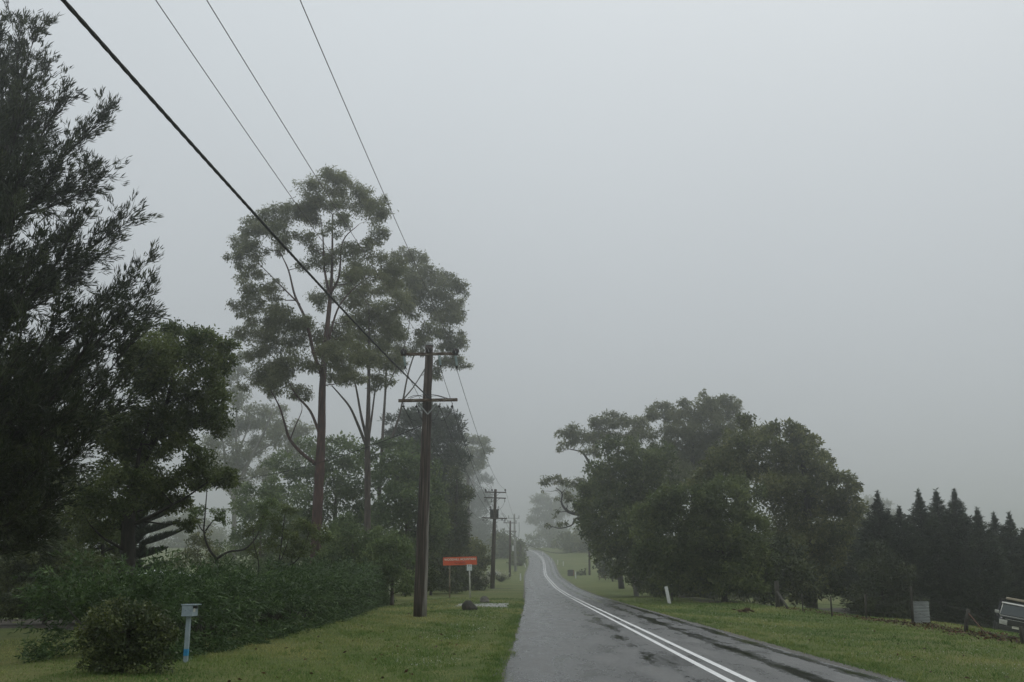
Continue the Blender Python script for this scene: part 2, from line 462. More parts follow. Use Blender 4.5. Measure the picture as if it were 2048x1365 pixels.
def tube(pts, rad, seg=8, cap=True):
    pts = np.asarray(pts, float)
    n = len(pts)
    rad = np.broadcast_to(np.asarray(rad, float), (n,))
    tan = np.gradient(pts, axis=0)
    tan /= np.linalg.norm(tan, axis=1)[:, None] + 1e-12
    ref = np.array((0, 0, 1.0)) if abs(tan[0][2]) < .9 else np.array((1.0, 0, 0))
    u = np.cross(tan[0], ref); u /= np.linalg.norm(u)
    vs = []
    ang = np.arange(seg) * 2 * math.pi / seg
    for i in range(n):
        u = u - tan[i] * np.dot(u, tan[i]); u /= np.linalg.norm(u) + 1e-12
        w = np.cross(tan[i], u)
        vs.append(pts[i] + rad[i] * (np.cos(ang)[:, None] * u + np.sin(ang)[:, None] * w))
    vs = np.vstack(vs)
    fs = []
    for i in range(n - 1):
        for k in range(seg):
            k2 = (k + 1) % seg
            fs.append((i * seg + k, i * seg + k2, (i + 1) * seg + k2, (i + 1) * seg + k))
    if cap:
        fs.append(tuple(range(seg - 1, -1, -1)))
        fs.append(tuple((n - 1) * seg + k for k in range(seg)))
    return vs, fs
def fastquads(name, verts, tint, mat, parent=None, loc=None, extra=None, tri=False):
    """Mesh of loose quads (or triangles): verts (M, 4|3, 3), tint per face. extra = (verts, faces, material) of wood."""
    k = 3 if tri else 4
    M = len(verts)
    v = verts.reshape(-1, 3)
    nv = len(v)
    loops = np.arange(nv, dtype=np.int32)
    starts = np.arange(M, dtype=np.int32) * k
    mi = np.zeros(M, np.int32)
    tn = np.asarray(tint, float)
    mats = [mat]
    if extra is not None:
        ev, ef, em = extra
        ef = np.asarray(ef, np.int32)
        loops = np.concatenate([loops, (ef + nv).ravel()])
        starts = np.concatenate([starts, M * k + np.arange(len(ef), dtype=np.int32) * ef.shape[1]])
        mi = np.concatenate([mi, np.ones(len(ef), np.int32)])
        tn = np.concatenate([tn, np.full(len(ef), .5)])
        v = np.vstack([v, ev]); mats.append(em)
    if loc is not None: v = v - np.asarray(loc)
    me = bpy.data.meshes.new(name)
    me.vertices.add(len(v)); me.loops.add(len(loops)); me.polygons.add(len(starts))
    me.vertices.foreach_set('co', v.astype(np.float32).ravel())
    me.loops.foreach_set('vertex_index', loops.astype(np.int32))
    me.polygons.foreach_set('loop_start', starts.astype(np.int32))
    for mm_ in mats: me.materials.append(MATS[mm_])
    me.polygons.foreach_set('material_index', mi)
    a = me.attributes.new('tint', 'FLOAT', 'FACE')
    a.data.foreach_set('value', tn.astype(np.float32))
    me.update(calc_edges=True)
    me.validate()
    o = link(name, me, parent)
    if parent is None and loc is not None: o.location = [float(q) for q in loc]
    return o
def unit(a):
    return a / (np.linalg.norm(a, axis=-1, keepdims=True) + 1e-9)
def leaves(pos, axis, length, width, rng, fold=.0):
    """Diamond leaves: pos (N,3) base points, axis (N,3)."""
    n = len(pos)
    axis = unit(axis)
    side = unit(np.cross(axis, rng.normal(size=(n, 3))))
    L = (length * rng.uniform(.65, 1.3, n))[:, None]; W = (width * rng.uniform(.7, 1.3, n))[:, None] * .5
    b_ = pos; t_ = pos + axis * L
    mpt = pos + axis * L * .45
    return np.stack([b_, mpt + side * W, t_, mpt - side * W], axis=1)
def copy_tree(o, loc, scale=1.0, rotz=0.0, label=None):
    c = o.copy(); COL.objects.link(c)
    c.location = [float(a) for a in loc]; c.scale = (scale, scale, scale) if not hasattr(scale, '__len__') else scale
    c.rotation_euler = (0, 0, rotz)
    if label: c['label'] = label
    for ch in o.children:
        d = ch.copy(); COL.objects.link(d); d.parent = c
        for g in ch.children:
            e = g.copy(); COL.objects.link(e); e.parent = d
    return c

# ================================================================== SETTING
# ------------------------------------------------------------------ ground
us = [-1250, -900, -600, -400, -280, -200, -150, -110, -85, -68, -56, -48, -42, -37, -33, -30, -27, -24.5, -22, -20, -18, -16.5, -15,
      -13.8, -12.6, -11.5, -10.5, -9.6, -8.8, -8, -7.3, -6.7, -6.1, -5.6, -5.1, -4.7, -4.4, -4.1, -3.85, -3.68, -3.5, -3.2, -1.5, 0,
      1.2, 2.1, 2.48, 2.68, 2.9, 3.2, 3.6, 4.1, 4.6, 5.2, 5.8, 6.4, 7, 7.6, 8.2, 8.8, 9.5, 10.2, 11, 12, 13, 14, 15.2, 16.6, 18, 20, 22, 24.5,
      27, 30, 34, 39, 46, 56, 70, 90, 120, 160, 220, 320, 450, 650, 900, 1250]
ys = list(np.arange(-40, 10, 4.0)) + list(np.arange(10, 70, .8)) + list(np.arange(70, 130, 1.6)) + list(np.arange(130, 340, 4.0)) + \
     [340, 350, 365, 385, 410, 450, 500, 570, 650, 760, 900, 1100, 1290]
us = np.array(us, float); ys = np.array(ys, float)
U, Yg = np.meshgrid(us, ys)
X = U + xc(Yg)
rs = np.random.default_rng(5)
jit = rs.normal(0, .03, len(ys))
Z = terrain(X, Yg)
inside = (U > -3.55) & (U < 2.55)
Z = np.where(inside, Z - .1, Z)
near_e = ((U <= -3.55) & (U > -4.5)) | ((U >= 2.55) & (U < 3.4))
Z = np.where(near_e, Z + .012 + rs.normal(0, .006, Z.shape), Z)
nx, ny = len(us), len(ys)
idx = np.arange(nx * ny).reshape(ny, nx)
quads = np.stack([idx[:-1, :-1], idx[:-1, 1:], idx[1:, 1:], idx[1:, :-1]], -1).reshape(-1, 4)
me = bpy.data.meshes.new('ground')
me.from_pydata(np.stack([X, Yg, Z], -1).reshape(-1, 3).tolist(), [], quads.tolist())
me.materials.append(MATS['lawn'])
me.polygons.foreach_set('use_smooth', np.ones(len(quads), bool))
struct(link('ground', me))

# ------------------------------------------------------------------ road
d = np.concatenate([[0], np.cumsum(np.linalg.norm(np.diff(ROADC, axis=0), axis=1))])
S = np.arange(0, d[-1], .8)
RC = np.stack([np.interp(S, d, ROADC[:, 0]), np.interp(S, d, ROADC[:, 1])], -1)
T = np.gradient(RC, axis=0); T /= np.linalg.norm(T, axis=1)[:, None]
N = np.stack([T[:, 1], -T[:, 0]], -1)           # to the right
def roadpt(i, u, h):
    p = RC[i] + N[i] * u
    return (p[0], p[1], float(zr(p[1])) + h)
def road_strip(u0, u1, h, jl=0, jr=0, cols=2, seed=1, edge_drop=0.0, rng_i=None):
    r = np.random.default_rng(seed)
    n = len(S)
    a = np.cumsum(r.normal(0, 1, n)); 
    def wob(k, amp):
        q = np.random.default_rng(k).normal(0, 1, n)
        q = np.convolve(np.pad(q, 6, mode='edge'), np.hanning(13) / np.hanning(13).sum(), mode='valid')
        return q * amp * 2 + np.random.default_rng(k + 9).normal(0, amp * .4, n)
    wl_, wr_ = wob(seed, jl), wob(seed + 3, jr)
    vs = []; uvs = []
    for i in range(n):
        for c in range(cols):
            t = c / (cols - 1)
            u = (u0 + wl_[i]) * (1 - t) + (u1 + wr_[i]) * t
            crown = .035 * (1 - ((u + .5) / 3.1) ** 2)
            hh = h + crown
            if edge_drop and c in (0, cols - 1): hh -= edge_drop
            p = RC[i] + N[i] * u
            vs.append((p[0], p[1], float(zr(p[1])) + hh)); uvs.append((u, S[i]))
    fs = []
    for i in range(n - 1):
        for c in range(cols - 1):
            fs.append((i * cols + c, i * cols + c + 1, (i + 1) * cols + c + 1, (i + 1) * cols + c))
    return vs, fs, uvs
def strip_obj(name, args, mat, parent=None):
    vs, fs, uvs = road_strip(**args)
    me = bpy.data.meshes.new(name)
    me.from_pydata(vs, [], fs)
    uvl = me.uv_layers.new(name='UVMap')
    li = np.zeros(len(me.loops), np.int32); me.loops.foreach_get('vertex_index', li)
    uvl.data.foreach_set('uv', np.array(uvs, np.float32)[li].ravel())
    me.materials.append(MATS[mat])
    me.polygons.foreach_set('use_smooth', np.ones(len(fs), bool))
    return link(name, me, parent)
road = struct(strip_obj('road', dict(u0=-3.62, u1=2.6, h=.0, jl=.12, jr=.1, cols=14, seed=2, edge_drop=.03), 'wet_asphalt'))
for u_ in (-.155, .155):
    strip_obj('centre_line', dict(u0=u_ - .06, u1=u_ + .06, h=.005, jl=.004, jr=.004, cols=2, seed=31), 'road_paint', road)
struct(strip_obj('gravel_shoulder', dict(u0=2.3, u1=3.0, h=-.012, jl=0, jr=.09, cols=5, seed=12, edge_drop=.02), 'gravel'))
struct(strip_obj('gravel_shoulder', dict(u0=-3.85, u1=-3.4, h=-.012, jl=.07, jr=0, cols=5, seed=15, edge_drop=.02), 'gravel'))

# ------------------------------------------------------------------ driveway crossing the left verge, soil beds
def patch_sheet(name, outline, mat, lift, sub=.8):
    """Flat sheet over the terrain inside a convex-ish quad (4 corner (x, y) points)."""
    a, b_, c, e = [np.array(q, float) for q in outline]
    nu = max(2, int(np.linalg.norm(b_ - a) / sub)); nv = max(2, int(np.linalg.norm(e - a) / sub))
    vs = []; fs = []
    r = np.random.default_rng(len(name))
    for j in range(nv + 1):
        for i in range(nu + 1):
            s, t = i / nu, j / nv
            p = (a * (1 - s) + b_ * s) * (1 - t) + (e * (1 - s) + c * s) * t
            if i in (0, nu) or j in (0, nv): p = p + r.normal(0, .025 if sub < .4 else .06, 2)
            z = float(terrain(p[0], p[1])) + lift - (.05 if (i in (0, nu) or j in (0, nv)) else 0)
            vs.append((p[0], p[1], z))
    for j in range(nv):
        for i in range(nu):
            k = j * (nu + 1) + i
            fs.append((k, k + 1, k + nu + 2, k + nu + 1))
    me = bpy.data.meshes.new(name); me.from_pydata(vs, [], fs)
    me.materials.append(MATS[mat])
    return struct(link(name, me))
g1, g2 = ground(905, 1213), ground(1018, 1216)
g3, g4 = ground(1022, 1207.5), ground(915, 1208)
patch_sheet('driveway', (g1[:2], g2[:2], g3[:2], g4[:2]), 'drive_concrete', .035, .3)
patch_sheet('garden_bed', ((-46, 33), (-9.3, 30), (-10.5, 68), (-48, 72)), 'soil', .03, 1.5)
patch_sheet('garden_bed', ((10.6, 62), (46, 55), (52, 112), (14.5, 108)), 'soil', .03, 1.5)
g = ground(985, 1178)
patch_sheet('bare_soil', ((g[0] - 1.6, g[1] - 1.5), (g[0] + 2.6, g[1] - 1.2), (g[0] + 2.4, g[1] + 1.5), (g[0] - 1.6, g[1] + 1.2)), 'soil', .02, .6)

# ================================================================== TREES
STY = dict(   # leaf length, width in render pixels (1024 wide) at the tree, axis weights (down/out/random), cluster radius px
    gum=dict(l=3.3, w=1.05, down=.75, out=.1, rnd=.75, rc=6.0, flat=.75, cov=1.75),
    bush=dict(l=2.6, w=1.35, down=.05, out=.55, rnd=.8, rc=5.5, flat=.85, cov=1.65),
    dense=dict(l=2.6, w=1.3, down=.1, out=.5, rnd=.8, rc=6.0, flat=.85, cov=1.72),
    pine=dict(l=3.6, w=.8, down=-.3, out=.7, rnd=.5, rc=5.0, flat=.6, cov=1.6),
    airy=dict(l=2.7, w=1.1, down=.1, out=.3, rnd=.9, rc=5.0, flat=.8, cov=1.0),
)
def tree(name, label, Y, trunk, clumps, style='gum', leaf='gum_leaf', bark='bark_grey', seed=1, cov=1.0, limbs=(), depth=.75,
         cat='tree', group=None, lsz=1.0, base_sink=.15, fat=1.0):
    """trunk: [(px, py, radius m)...] bottom first (its base is put on the terrain); clumps: (px, py, rx, ry[, dY]) in photograph pixels;
    every clump gets its own depth inside the crown and a branch back to the trunk."""
    rng = np.random.default_rng(seed)
    st = STY[style]
    k = mpp(Y)
    base = onground(trunk[0][0], Y)
    tp = [base - np.array((0, 0, base_sink))] + [P(a, b_, Y + .15 * k * 20 * math.sin(i * 1.7 + seed)) for i, (a, b_, _) in enumerate(trunk[1:])]
    tr = [t[2] * max(1.0, Y / 95.0) for t in trunk]
    root = thing(name, label, cat, base, group)
    pts = catmull(tp, 5); rad = np.interp(np.linspace(0, len(tr) - 1, len(pts)), np.arange(len(tr)), tr)
    rad[0] *= 1.35; rad[1] *= 1.15
    rad = rad * (1 + rng.normal(0, .04, len(rad)))
    nodesP = [pts[2:]]; nodesR = [rad[2:]]
    wood = MB(); wood.tube(pts, rad, 10 if Y < 90 else 7)
    def local_y(dy0): return Y + dy0
    for lb in limbs:
        # (r0, r1, dY_end, [(px, py)...])
        r0, r1, dye, pl = lb; r0 *= max(1.0, Y / 95.0); r1 *= max(1.0, Y / 95.0)
        lp = np.array([P(a, b_, Y + dye * (i / max(1, len(pl) - 1))) for i, (a, b_) in enumerate(pl)])
        lp = catmull(lp, 5); lr = np.linspace(r0, r1, len(lp))
        if cat == 'shrub': wood.tube(lp, lr, 7)
        else:
            mbl = MB(); mbl.tube(lp, lr, 7); mbl.build('limb', bark, root, base)
        nodesP.append(lp); nodesR.append(lr)
    half = np.mean([c[2] for c in clumps]) * k
    xs = np.array([c[0] for c in clumps]); halfw = (xs.max() - xs.min()) * .5 * k + half
    items = []
    for c in clumps:
        dY = c[4] if len(c) > 4 else float(np.clip(rng.normal(0, .45), -1, 1)) * halfw * depth
        pc_ = P(c[0], c[1], Y + dY); a_, b_ = c[2] * k * fat, c[3] * k * fat
        items.append((pc_, a_ * .95, b_ * .95))
        if min(c[2], c[3]) >= 9:
            for _ in range(4):                              # smaller lobes break up each bough's outline
                dv = unit(rng.normal(size=3)) * rng.uniform(.75, 1.12)
                f_ = rng.uniform(.36, .62)
                items.append((pc_ + dv * np.array((a_, a_, b_)), a_ * f_, b_ * f_))
    tw_v = []; tw_f = []; tw_n = 0
    LV = []; TI = []
    top = tp[-1]
    cen = np.mean([i[0] for i in items], axis=0)
    order = sorted(range(len(items)), key=lambda i: np.min(np.linalg.norm(np.vstack(nodesP) - items[i][0], axis=1)))
    for i in order:
        c, rx, ry = items[i]
        A = np.vstack(nodesP); RR = np.concatenate(nodesR)
        dist = np.linalg.norm(A - c, axis=1) + 1.6 * np.maximum(0, A[:, 2] - c[2] + .3 * ry) 
        j = int(np.argmin(dist + .5 / (RR + .02) * .02))
        s = A[j]; ln = np.linalg.norm(c - s)
        if ln > .35 * max(rx, ry) + .2:
            ctrl = s + (c - s) * .5 + np.array((0, 0, -.12 * ln)) + rng.normal(0, .05 * ln, 3)
            t = np.linspace(0, 1, 8)[:, None]
            bp_ = (1 - t) ** 2 * s + 2 * t * (1 - t) * ctrl + t * t * (c + np.array((0, 0, -.2 * ry)))
            bp_[1:-1] += rng.normal(0, .018 * ln, (6, 3))
            r0 = min(.62 * RR[j], .016 * ln + .018 + .3 * k)
            br = np.linspace(r0, max(.3 * r0, .22 * k), 8)
            wood.tube(bp_, br, 5)
            nodesP.append(bp_[2:]); nodesR.append(br[2:])
        else:
            bp_ = np.array([s, c])
        # leaf clusters
        rc = min(st['rc'] * 2 * k, .62 * min(rx, ry))
        area = math.pi * rx * ry
        ncl = max(5, int(2.6 * area / (math.pi * rc * rc)))
        dirs = unit(rng.normal(size=(ncl, 3)))
        rr_ = rng.uniform(.15, 1, ncl) ** .5
        rz = .5 * (rx + ry)
        cl = c + dirs * rr_[:, None] * np.array((rx, max(rz, .7 * rx), ry)) * (1 - .35 * rc / max(rx, ry))
        l_m, w_m = st['l'] * 2 * k * lsz, st['w'] * 2 * k * lsz
        nl = int(st['cov'] * cov * area / (.5 * l_m * w_m * .6))
        which = rng.integers(0, ncl, nl)
        off = rng.normal(size=(nl, 3)) * rc * .5 * np.array((1, 1, st['flat']))
        pos = cl[which] + off
        loose = rng.uniform(0, 1, nl) < .13                 # leaves that belong to no tuft soften the outline
        nlo = int(loose.sum()); pos[loose] = c + unit(rng.normal(size=(nlo, 3))) * (rng.uniform(0, 1, nlo) ** .4)[:, None] * np.array((rx, rx, ry)) * 1.08
        ax = rng.normal(size=(nl, 3)) * st['rnd'] + np.array((0, 0, -1.0)) * st['down'] + unit(pos - c + .6 * (c - cen) / (halfw + .1) * rx) * st['out'] + unit(off) * .25
        LV.append(leaves(pos, ax, l_m, w_m, rng))
        ct = np.clip(rng.uniform(0, 1) * .55 + rng.uniform(0, .6, ncl), 0, 1)
        TI.append(np.clip(ct[which] * .7 + rng.uniform(0, .35, nl), 0, 1))
        # twigs to some clusters
        for q in rng.permutation(ncl)[:min(ncl, 4)]:
            e = cl[q]
            bb = bp_[int(np.argmin(np.linalg.norm(bp_ - e, axis=1)))]
            mid = (bb + e) / 2 + rng.normal(0, .06 * np.linalg.norm(e - bb) + 1e-4, 3)
            v, f = tube(np.array([bb, mid, e]), np.array([.3, .22, .12]) * k * 1.3 + .004, 3, cap=False)
            tw_v.append(v); tw_f.append(np.array(f) + tw_n); tw_n += len(v)
    wood.build('trunk', bark, root, base)
    extra = (np.vstack(tw_v), np.vstack(tw_f), bark)
    fastquads('crown', np.concatenate(LV), np.concatenate(TI), leaf, root, base, extra)
    return root
def zc(lst, ox, oy, s):
    """zoom-window coordinates -> photograph pixels"""
    return [(ox + a / s, oy + b_ / s, rx / s, ry / s, *rest) for (a, b_, rx, ry, *rest) in lst]

# ---- tall gums on the left
gumA = zc([(580, 105, 105, 60), (480, 165, 100, 60), (700, 185, 125, 85), (830, 270, 70, 90), (840, 385, 58, 60), (420, 275, 105, 65), (560, 220, 110, 55),
           (300, 285, 95, 55), (205, 345, 85, 62), (320, 370, 85, 55), (130, 430, 65, 65), (112, 512, 46, 45), (215, 480, 75, 52), (190, 580, 70, 40),
           (340, 440, 55, 45), (700, 480, 105, 55), (555, 520, 90, 55), (850, 530, 105, 60), (920, 590, 68, 58), (760, 590, 95, 55),
           (300, 665, 85, 42), (200, 700, 80, 55), (150, 770, 55, 48), (270, 795, 105, 60), (380, 820, 85, 55),
           (220, 900, 95, 62), (330, 935, 105, 72), (450, 900, 85, 75), (200, 1005, 65, 45), (300, 1055, 105, 62), (420, 1030, 85, 65), (215, 1130, 75, 52),
           (330, 1150, 85, 60), (430, 1190, 70, 40), (660, 1040, 105, 82), (600, 960, 85, 68), (740, 1000, 78, 72), (650, 880, 85, 58), (700, 1125, 75, 36),
           (640, 330, 70, 45), (470, 400, 60, 40)], 430, 320, 2.575)
tree('gum_tree', 'tallest gum tree with red-brown trunk rising behind the hedge', 63,
     [(630, 1150, .36), (633, 1060, .32), (639, 950, .30), (643, 860, .26), (645, 770, .22), (652, 680, .18), (659, 610, .14), (664, 540, .09), (665, 430, .04)],
     gumA, 'gum', 'gum_leaf', 'bark_red', 11, .92, lsz=.95, fat=1.06, limbs=[
        (.13, .035, -1.5, [(634, 930), (605, 908), (580, 880), (570, 850), (558, 812), (540, 780)]),
        (.1, .03, 1.5, [(638, 865), (620, 822), (592, 790), (570, 752), (548, 715)]),
        (.14, .03, 1.0, [(644, 750), (628, 708), (612, 642), (590, 592), (577, 541), (560, 505)]),
        (.06, .02, -1.0, [(600, 610), (575, 585), (545, 555), (512, 522)]),
        (.1, .02, 1.0, [(660, 600), (649, 537), (646, 475), (640, 430)]),
        (.1, .02, -1.2, [(660, 590), (678, 553), (686, 483), (717, 450)]),
        (.08, .02, 1.8, [(655, 690), (675, 620), (705, 580), (745, 550)]),
        (.05, .012, .5, [(580, 880), (592, 850), (604, 820), (600, 800)])], group='tall gum trees behind the hedge')
gumB = [(735, 590, 38, 24), (770, 625, 36, 26), (715, 640, 34, 26), (755, 670, 36, 26), (700, 600, 30, 22), (800, 600, 28, 22), (690, 560, 32, 22),
        (735, 710, 34, 26), (775, 715, 26, 24), (700, 690, 28, 22), (690, 750, 30, 16), (765, 760, 24, 18), (640, 590, 26, 22), (715, 545, 34, 18), (790, 665, 22, 20)]
tree('gum_tree', 'gum tree with straight grey-brown trunk between two taller gums', 71,
     [(735, 1150, .25), (735, 1040, .23), (735, 940, .22), (735, 880, .2), (737, 800, .14), (738, 700, .1), (738, 620, .05)],
     gumB, 'gum', 'gum_leaf', 'bark_grey', 12, .9, lsz=.95, fat=1.04, limbs=[
        (.12, .04, -1.0, [(732, 890), (716, 850), (700, 815), (680, 790), (664, 772)]),
        (.12, .04, 1.5, [(734, 880), (722, 830), (712, 775), (700, 730)]),
        (.1, .03, 1.0, [(737, 880), (744, 830), (750, 785), (760, 740)])], group='tall gum trees behind the hedge')
gumC = zc([(980, 490, 62, 42), (1040, 510, 62, 46), (1000, 580, 95, 55), (1110, 615, 105, 65), (1200, 655, 76, 62), (1000, 670, 95, 60), (1130, 715, 108, 70),
           (1220, 755, 58, 66), (1020, 775, 85, 55), (1180, 835, 85, 58), (1235, 820, 40, 45), (1110, 880, 70, 46), (1250, 935, 56, 56), (1190, 955, 66, 46), (1265, 1035, 42, 36),
           (1180, 1035, 58, 46), (1130, 1090, 45, 40), (900, 640, 70, 50), (940, 890, 66, 60), (880, 850, 66, 60), (975, 990, 60, 52), (945, 1060, 50, 40), (1060, 950, 60, 44)], 430, 320, 2.575)
tree('gum_tree', 'forked gum tree whose crown stands behind the near power pole', 90,
     [(762, 1145, .22), (760, 1040, .2), (759, 980, .19), (763, 920, .18), (766, 860, .13), (771, 780, .1), (776, 700, .07), (800, 600, .03)],
     gumC, 'gum', 'gum_leaf', 'bark_grey', 13, .92, lsz=.95, fat=1.06, limbs=[
        (.13, .04, -1.2, [(764, 915), (780, 885), (796, 840), (806, 800), (817, 745), (835, 690), (850, 640)]),
        (.07, .025, 1.5, [(806, 800), (830, 770), (860, 720), (880, 680)]),
        (.07, .025, .8, [(771, 780), (795, 730), (815, 670), (822, 610)])], group='tall gum trees behind the hedge')
# ---- fog-grey gum far behind
tree('gum_tree', 'fog-softened pale gum tree with several thin stems, behind bare forked shrub', 165,
     [(468, 1160, .27), (468, 1080, .25), (470, 1010, .22), (475, 960, .18), (472, 880, .12), (475, 780, .07), (478, 720, .03)],
     [(476, 718, 20, 16), (470, 750, 26, 18), (480, 790, 26, 20), (440, 850, 30, 22), (500, 840, 34, 24), (545, 830, 32, 26), (470, 850, 30, 24), (420, 900, 30, 24), (560, 870, 30, 26),
      (520, 890, 30, 26), (465, 915, 38, 34), (430, 950, 28, 26), (585, 905, 28, 22), (480, 965, 30, 28), (540, 940, 30, 24), (400, 935, 26, 20), (595, 860, 26, 22)],
     'gum', 'gum_leaf', 'bark_pale', 14, .85, limbs=[
        (.2, .06, 2, [(470, 1010), (455, 950), (448, 900), (440, 850)]), (.2, .06, -2, [(475, 970), (505, 910), (530, 860), (545, 820)]),
        (.14, .05, 1, [(474, 960), (480, 900), (500, 850)]), (.12, .05, -1, [(500, 915), (540, 890), (580, 870)])])
# ---- dark conifer-like tree behind the near pole
tree('pine_tree', 'dense dark pine tree behind the near power pole', 112,
     [(862, 1165, .4), (862, 1050, .36), (860, 950, .3), (858, 860, .2), (855, 820, .1)],
     [(850, 828, 40, 20), (810, 842, 30, 18), (895, 838, 30, 20), (855, 865, 55, 28), (905, 870, 22, 26), (800, 872, 26, 18), (870, 905, 50, 32), (908, 915, 24, 30), (830, 905, 34, 24),
      (885, 950, 42, 32), (850, 950, 34, 28), (900, 985, 30, 30), (860, 1000, 36, 34), (890, 1040, 36, 36), (870, 1080, 40, 34), (905, 1090, 28, 34), (880, 1130, 46, 32), (915, 1125, 24, 24)],
     'pine', 'pine_leaf', 'bark_dark', 15, 1.0, lsz=1.25)
tree('leafy_tree', 'slender dark cypress-like tree beside the orange sign', 102,
     [(912, 1172, .25), (912, 1100, .22), (912, 1020, .16), (914, 960, .08)],
     [(912, 955, 15, 22), (915, 990, 22, 26), (905, 1030, 26, 30), (920, 1060, 20, 30), (908, 1095, 28, 32), (922, 1130, 20, 28), (900, 1145, 26, 26), (880, 1150, 30, 26)],
     'dense', 'dark_leaf', 'bark_dark', 16, 1.0)
# ---- leafy trees of the garden understorey
tree('leafy_tree', 'light green leafy tree between the red gum and the grey gums', 92,
     [(665, 1160, .25), (668, 1080, .22), (672, 1000, .16), (676, 940, .08)],
     [(622, 893, 34, 20), (690, 884, 34, 17), (735, 902, 30, 18), (655, 915, 36, 22), (705, 930, 40, 22), (575, 930, 34, 22), (615, 950, 44, 26), (670, 968, 46, 28), (725, 975, 40, 28),
      (570, 985, 36, 26), (620, 1010, 50, 30), (690, 1025, 50, 34), (745, 1030, 34, 32), (590, 1050, 46, 30), (660, 1070, 54, 36), (720, 1085, 44, 36), (600, 1095, 46, 32), (670, 1120, 50, 30)],
     'bush', 'fresh_leaf', 'bark_grey', 17, .9, lsz=1.3)
tree('leafy_tree', 'rounded light green leafy tree directly behind the near power pole', 86,
     [(815, 1165, .25), (815, 1080, .22), (815, 1000, .16), (818, 940, .08)],
     [(785, 893, 30, 15), (830, 902, 36, 18), (800, 925, 40, 22), (850, 935, 34, 24), (780, 955, 40, 26), (830, 965, 46, 26), (870, 975, 28, 30), (790, 1000, 46, 30), (845, 1010, 44, 32),
      (775, 1040, 40, 32), (830, 1055, 50, 36), (872, 1050, 30, 36), (790, 1090, 50, 36), (838, 1105, 38, 36), (800, 1135, 50, 28), (850, 1135, 22, 26)],
     'bush', 'fresh_leaf', 'bark_grey', 18, 1.0, lsz=1.3)
tree('garden_shrub', 'leafy green garden shrub at the foot of the red gum', 60,
     [(705, 1165, .1), (705, 1130, .08), (706, 1090, .05)],
     [(690, 1055, 30, 22), (725, 1075, 28, 22), (690, 1090, 40, 26), (735, 1105, 32, 28), (690, 1130, 44, 24), (660, 1110, 26, 24)],
     'bush', 'fresh_leaf', 'bark_grey', 19, 1.0, cat='shrub')
tree('garden_shrub', 'bright green garden shrub left of the near power pole', 58,
     [(785, 1185, .1), (785, 1150, .08), (785, 1110, .05)],
     [(770, 1078, 30, 20), (800, 1092, 26, 20), (760, 1110, 34, 26), (800, 1125, 34, 26), (775, 1150, 42, 24), (815, 1160, 26, 22), (750, 1145, 26, 26)],
     'bush', 'fresh_leaf', 'bark_grey', 20, 1.0, cat='shrub')
tree('garden_shrub', 'dark shrub between the near power pole and the orange sign', 86,
     [(862, 1185, .1), (862, 1150, .08), (862, 1130, .05)],
     [(850, 1130, 30, 24), (880, 1135, 26, 22), (860, 1155, 36, 20), (835, 1158, 22, 20)],
     'dense', 'dark_leaf', 'bark_dark', 21, .9, cat='shrub')
for lab_, Y_, px_, sd_ in (('low dark shrub at the foot of the near pole, garden side', 66, 845, 81), ('low dark shrub at the foot of the slender cypress-like tree', 92, 900, 82), ('low dark shrub right behind the wheeled bin', 104, 935, 83)):
    tree('garden_shrub', lab_, Y_, [(px_, 1190, .07), (px_, 1172, .05), (px_, 1160, .03)],
         [(px_ - 22, 1160, 24, 16), (px_, 1152, 26, 18), (px_ + 20, 1160, 22, 16), (px_ - 8, 1172, 30, 12), (px_ + 14, 1174, 22, 8)], 'dense', 'dark_leaf', 'bark_dark', sd_, .9, cat='shrub')
# ---- round tree beside the casuarina
tree('round_tree', 'round-headed green tree leaning from dark forked trunk by the hedge', 34,
     [(262, 1195, .27), (256, 1120, .24), (256, 1060, .22), (262, 1000, .18), (282, 935, .13), (308, 880, .1), (330, 820, .07), (350, 730, .03)],
     [(350, 668, 48, 20), (305, 690, 46, 26), (398, 700, 42, 30), (430, 738, 26, 32), (350, 722, 60, 34), (295, 750, 50, 36), (405, 770, 46, 32), (438, 800, 26, 24), (330, 795, 60, 32),
      (395, 830, 46, 26), (345, 860, 50, 26), (290, 850, 44, 36), (440, 845, 24, 16), (245, 860, 46, 44), (240, 930, 46, 40), (300, 905, 30, 22),
      (320, 985, 32, 28), (352, 1005, 26, 20), (385, 955, 34, 20), (425, 945, 30, 18), (400, 915, 26, 18), (455, 960, 20, 12), (340, 955, 34, 22), (372, 1048, 17, 11), (230, 990, 44, 40), (200, 1040, 40, 40), (290, 960, 24, 22)],
     'bush', 'mid_leaf', 'bark_dark', 22, 1.2, lsz=1.25, fat=1.28, limbs=[
        (.07, .02, -1, [(262, 1050), (300, 1035), (340, 1012), (372, 995), (415, 965)]), (.07, .02, 1, [(300, 895), (345, 850), (400, 825), (450, 800)]),
        (.11, .03, -1, [(262, 1010), (272, 960), (280, 900), (300, 840)]), (.06, .02, -1.5, [(256, 1105), (230, 1090), (205, 1075), (180, 1050)])])
tree('leafy_tree', 'yellow-green small tree glowing behind the dark forked trunk', 46,
     [(205, 1190, .12), (205, 1130, .1), (205, 1080, .06)],
     [(190, 1060, 36, 22), (225, 1075, 26, 24), (170, 1090, 34, 26), (215, 1110, 36, 26), (140, 1110, 30, 24), (185, 1135, 40, 24)],
     'bush', 'lime_leaf', 'bark_dark', 23, .9)
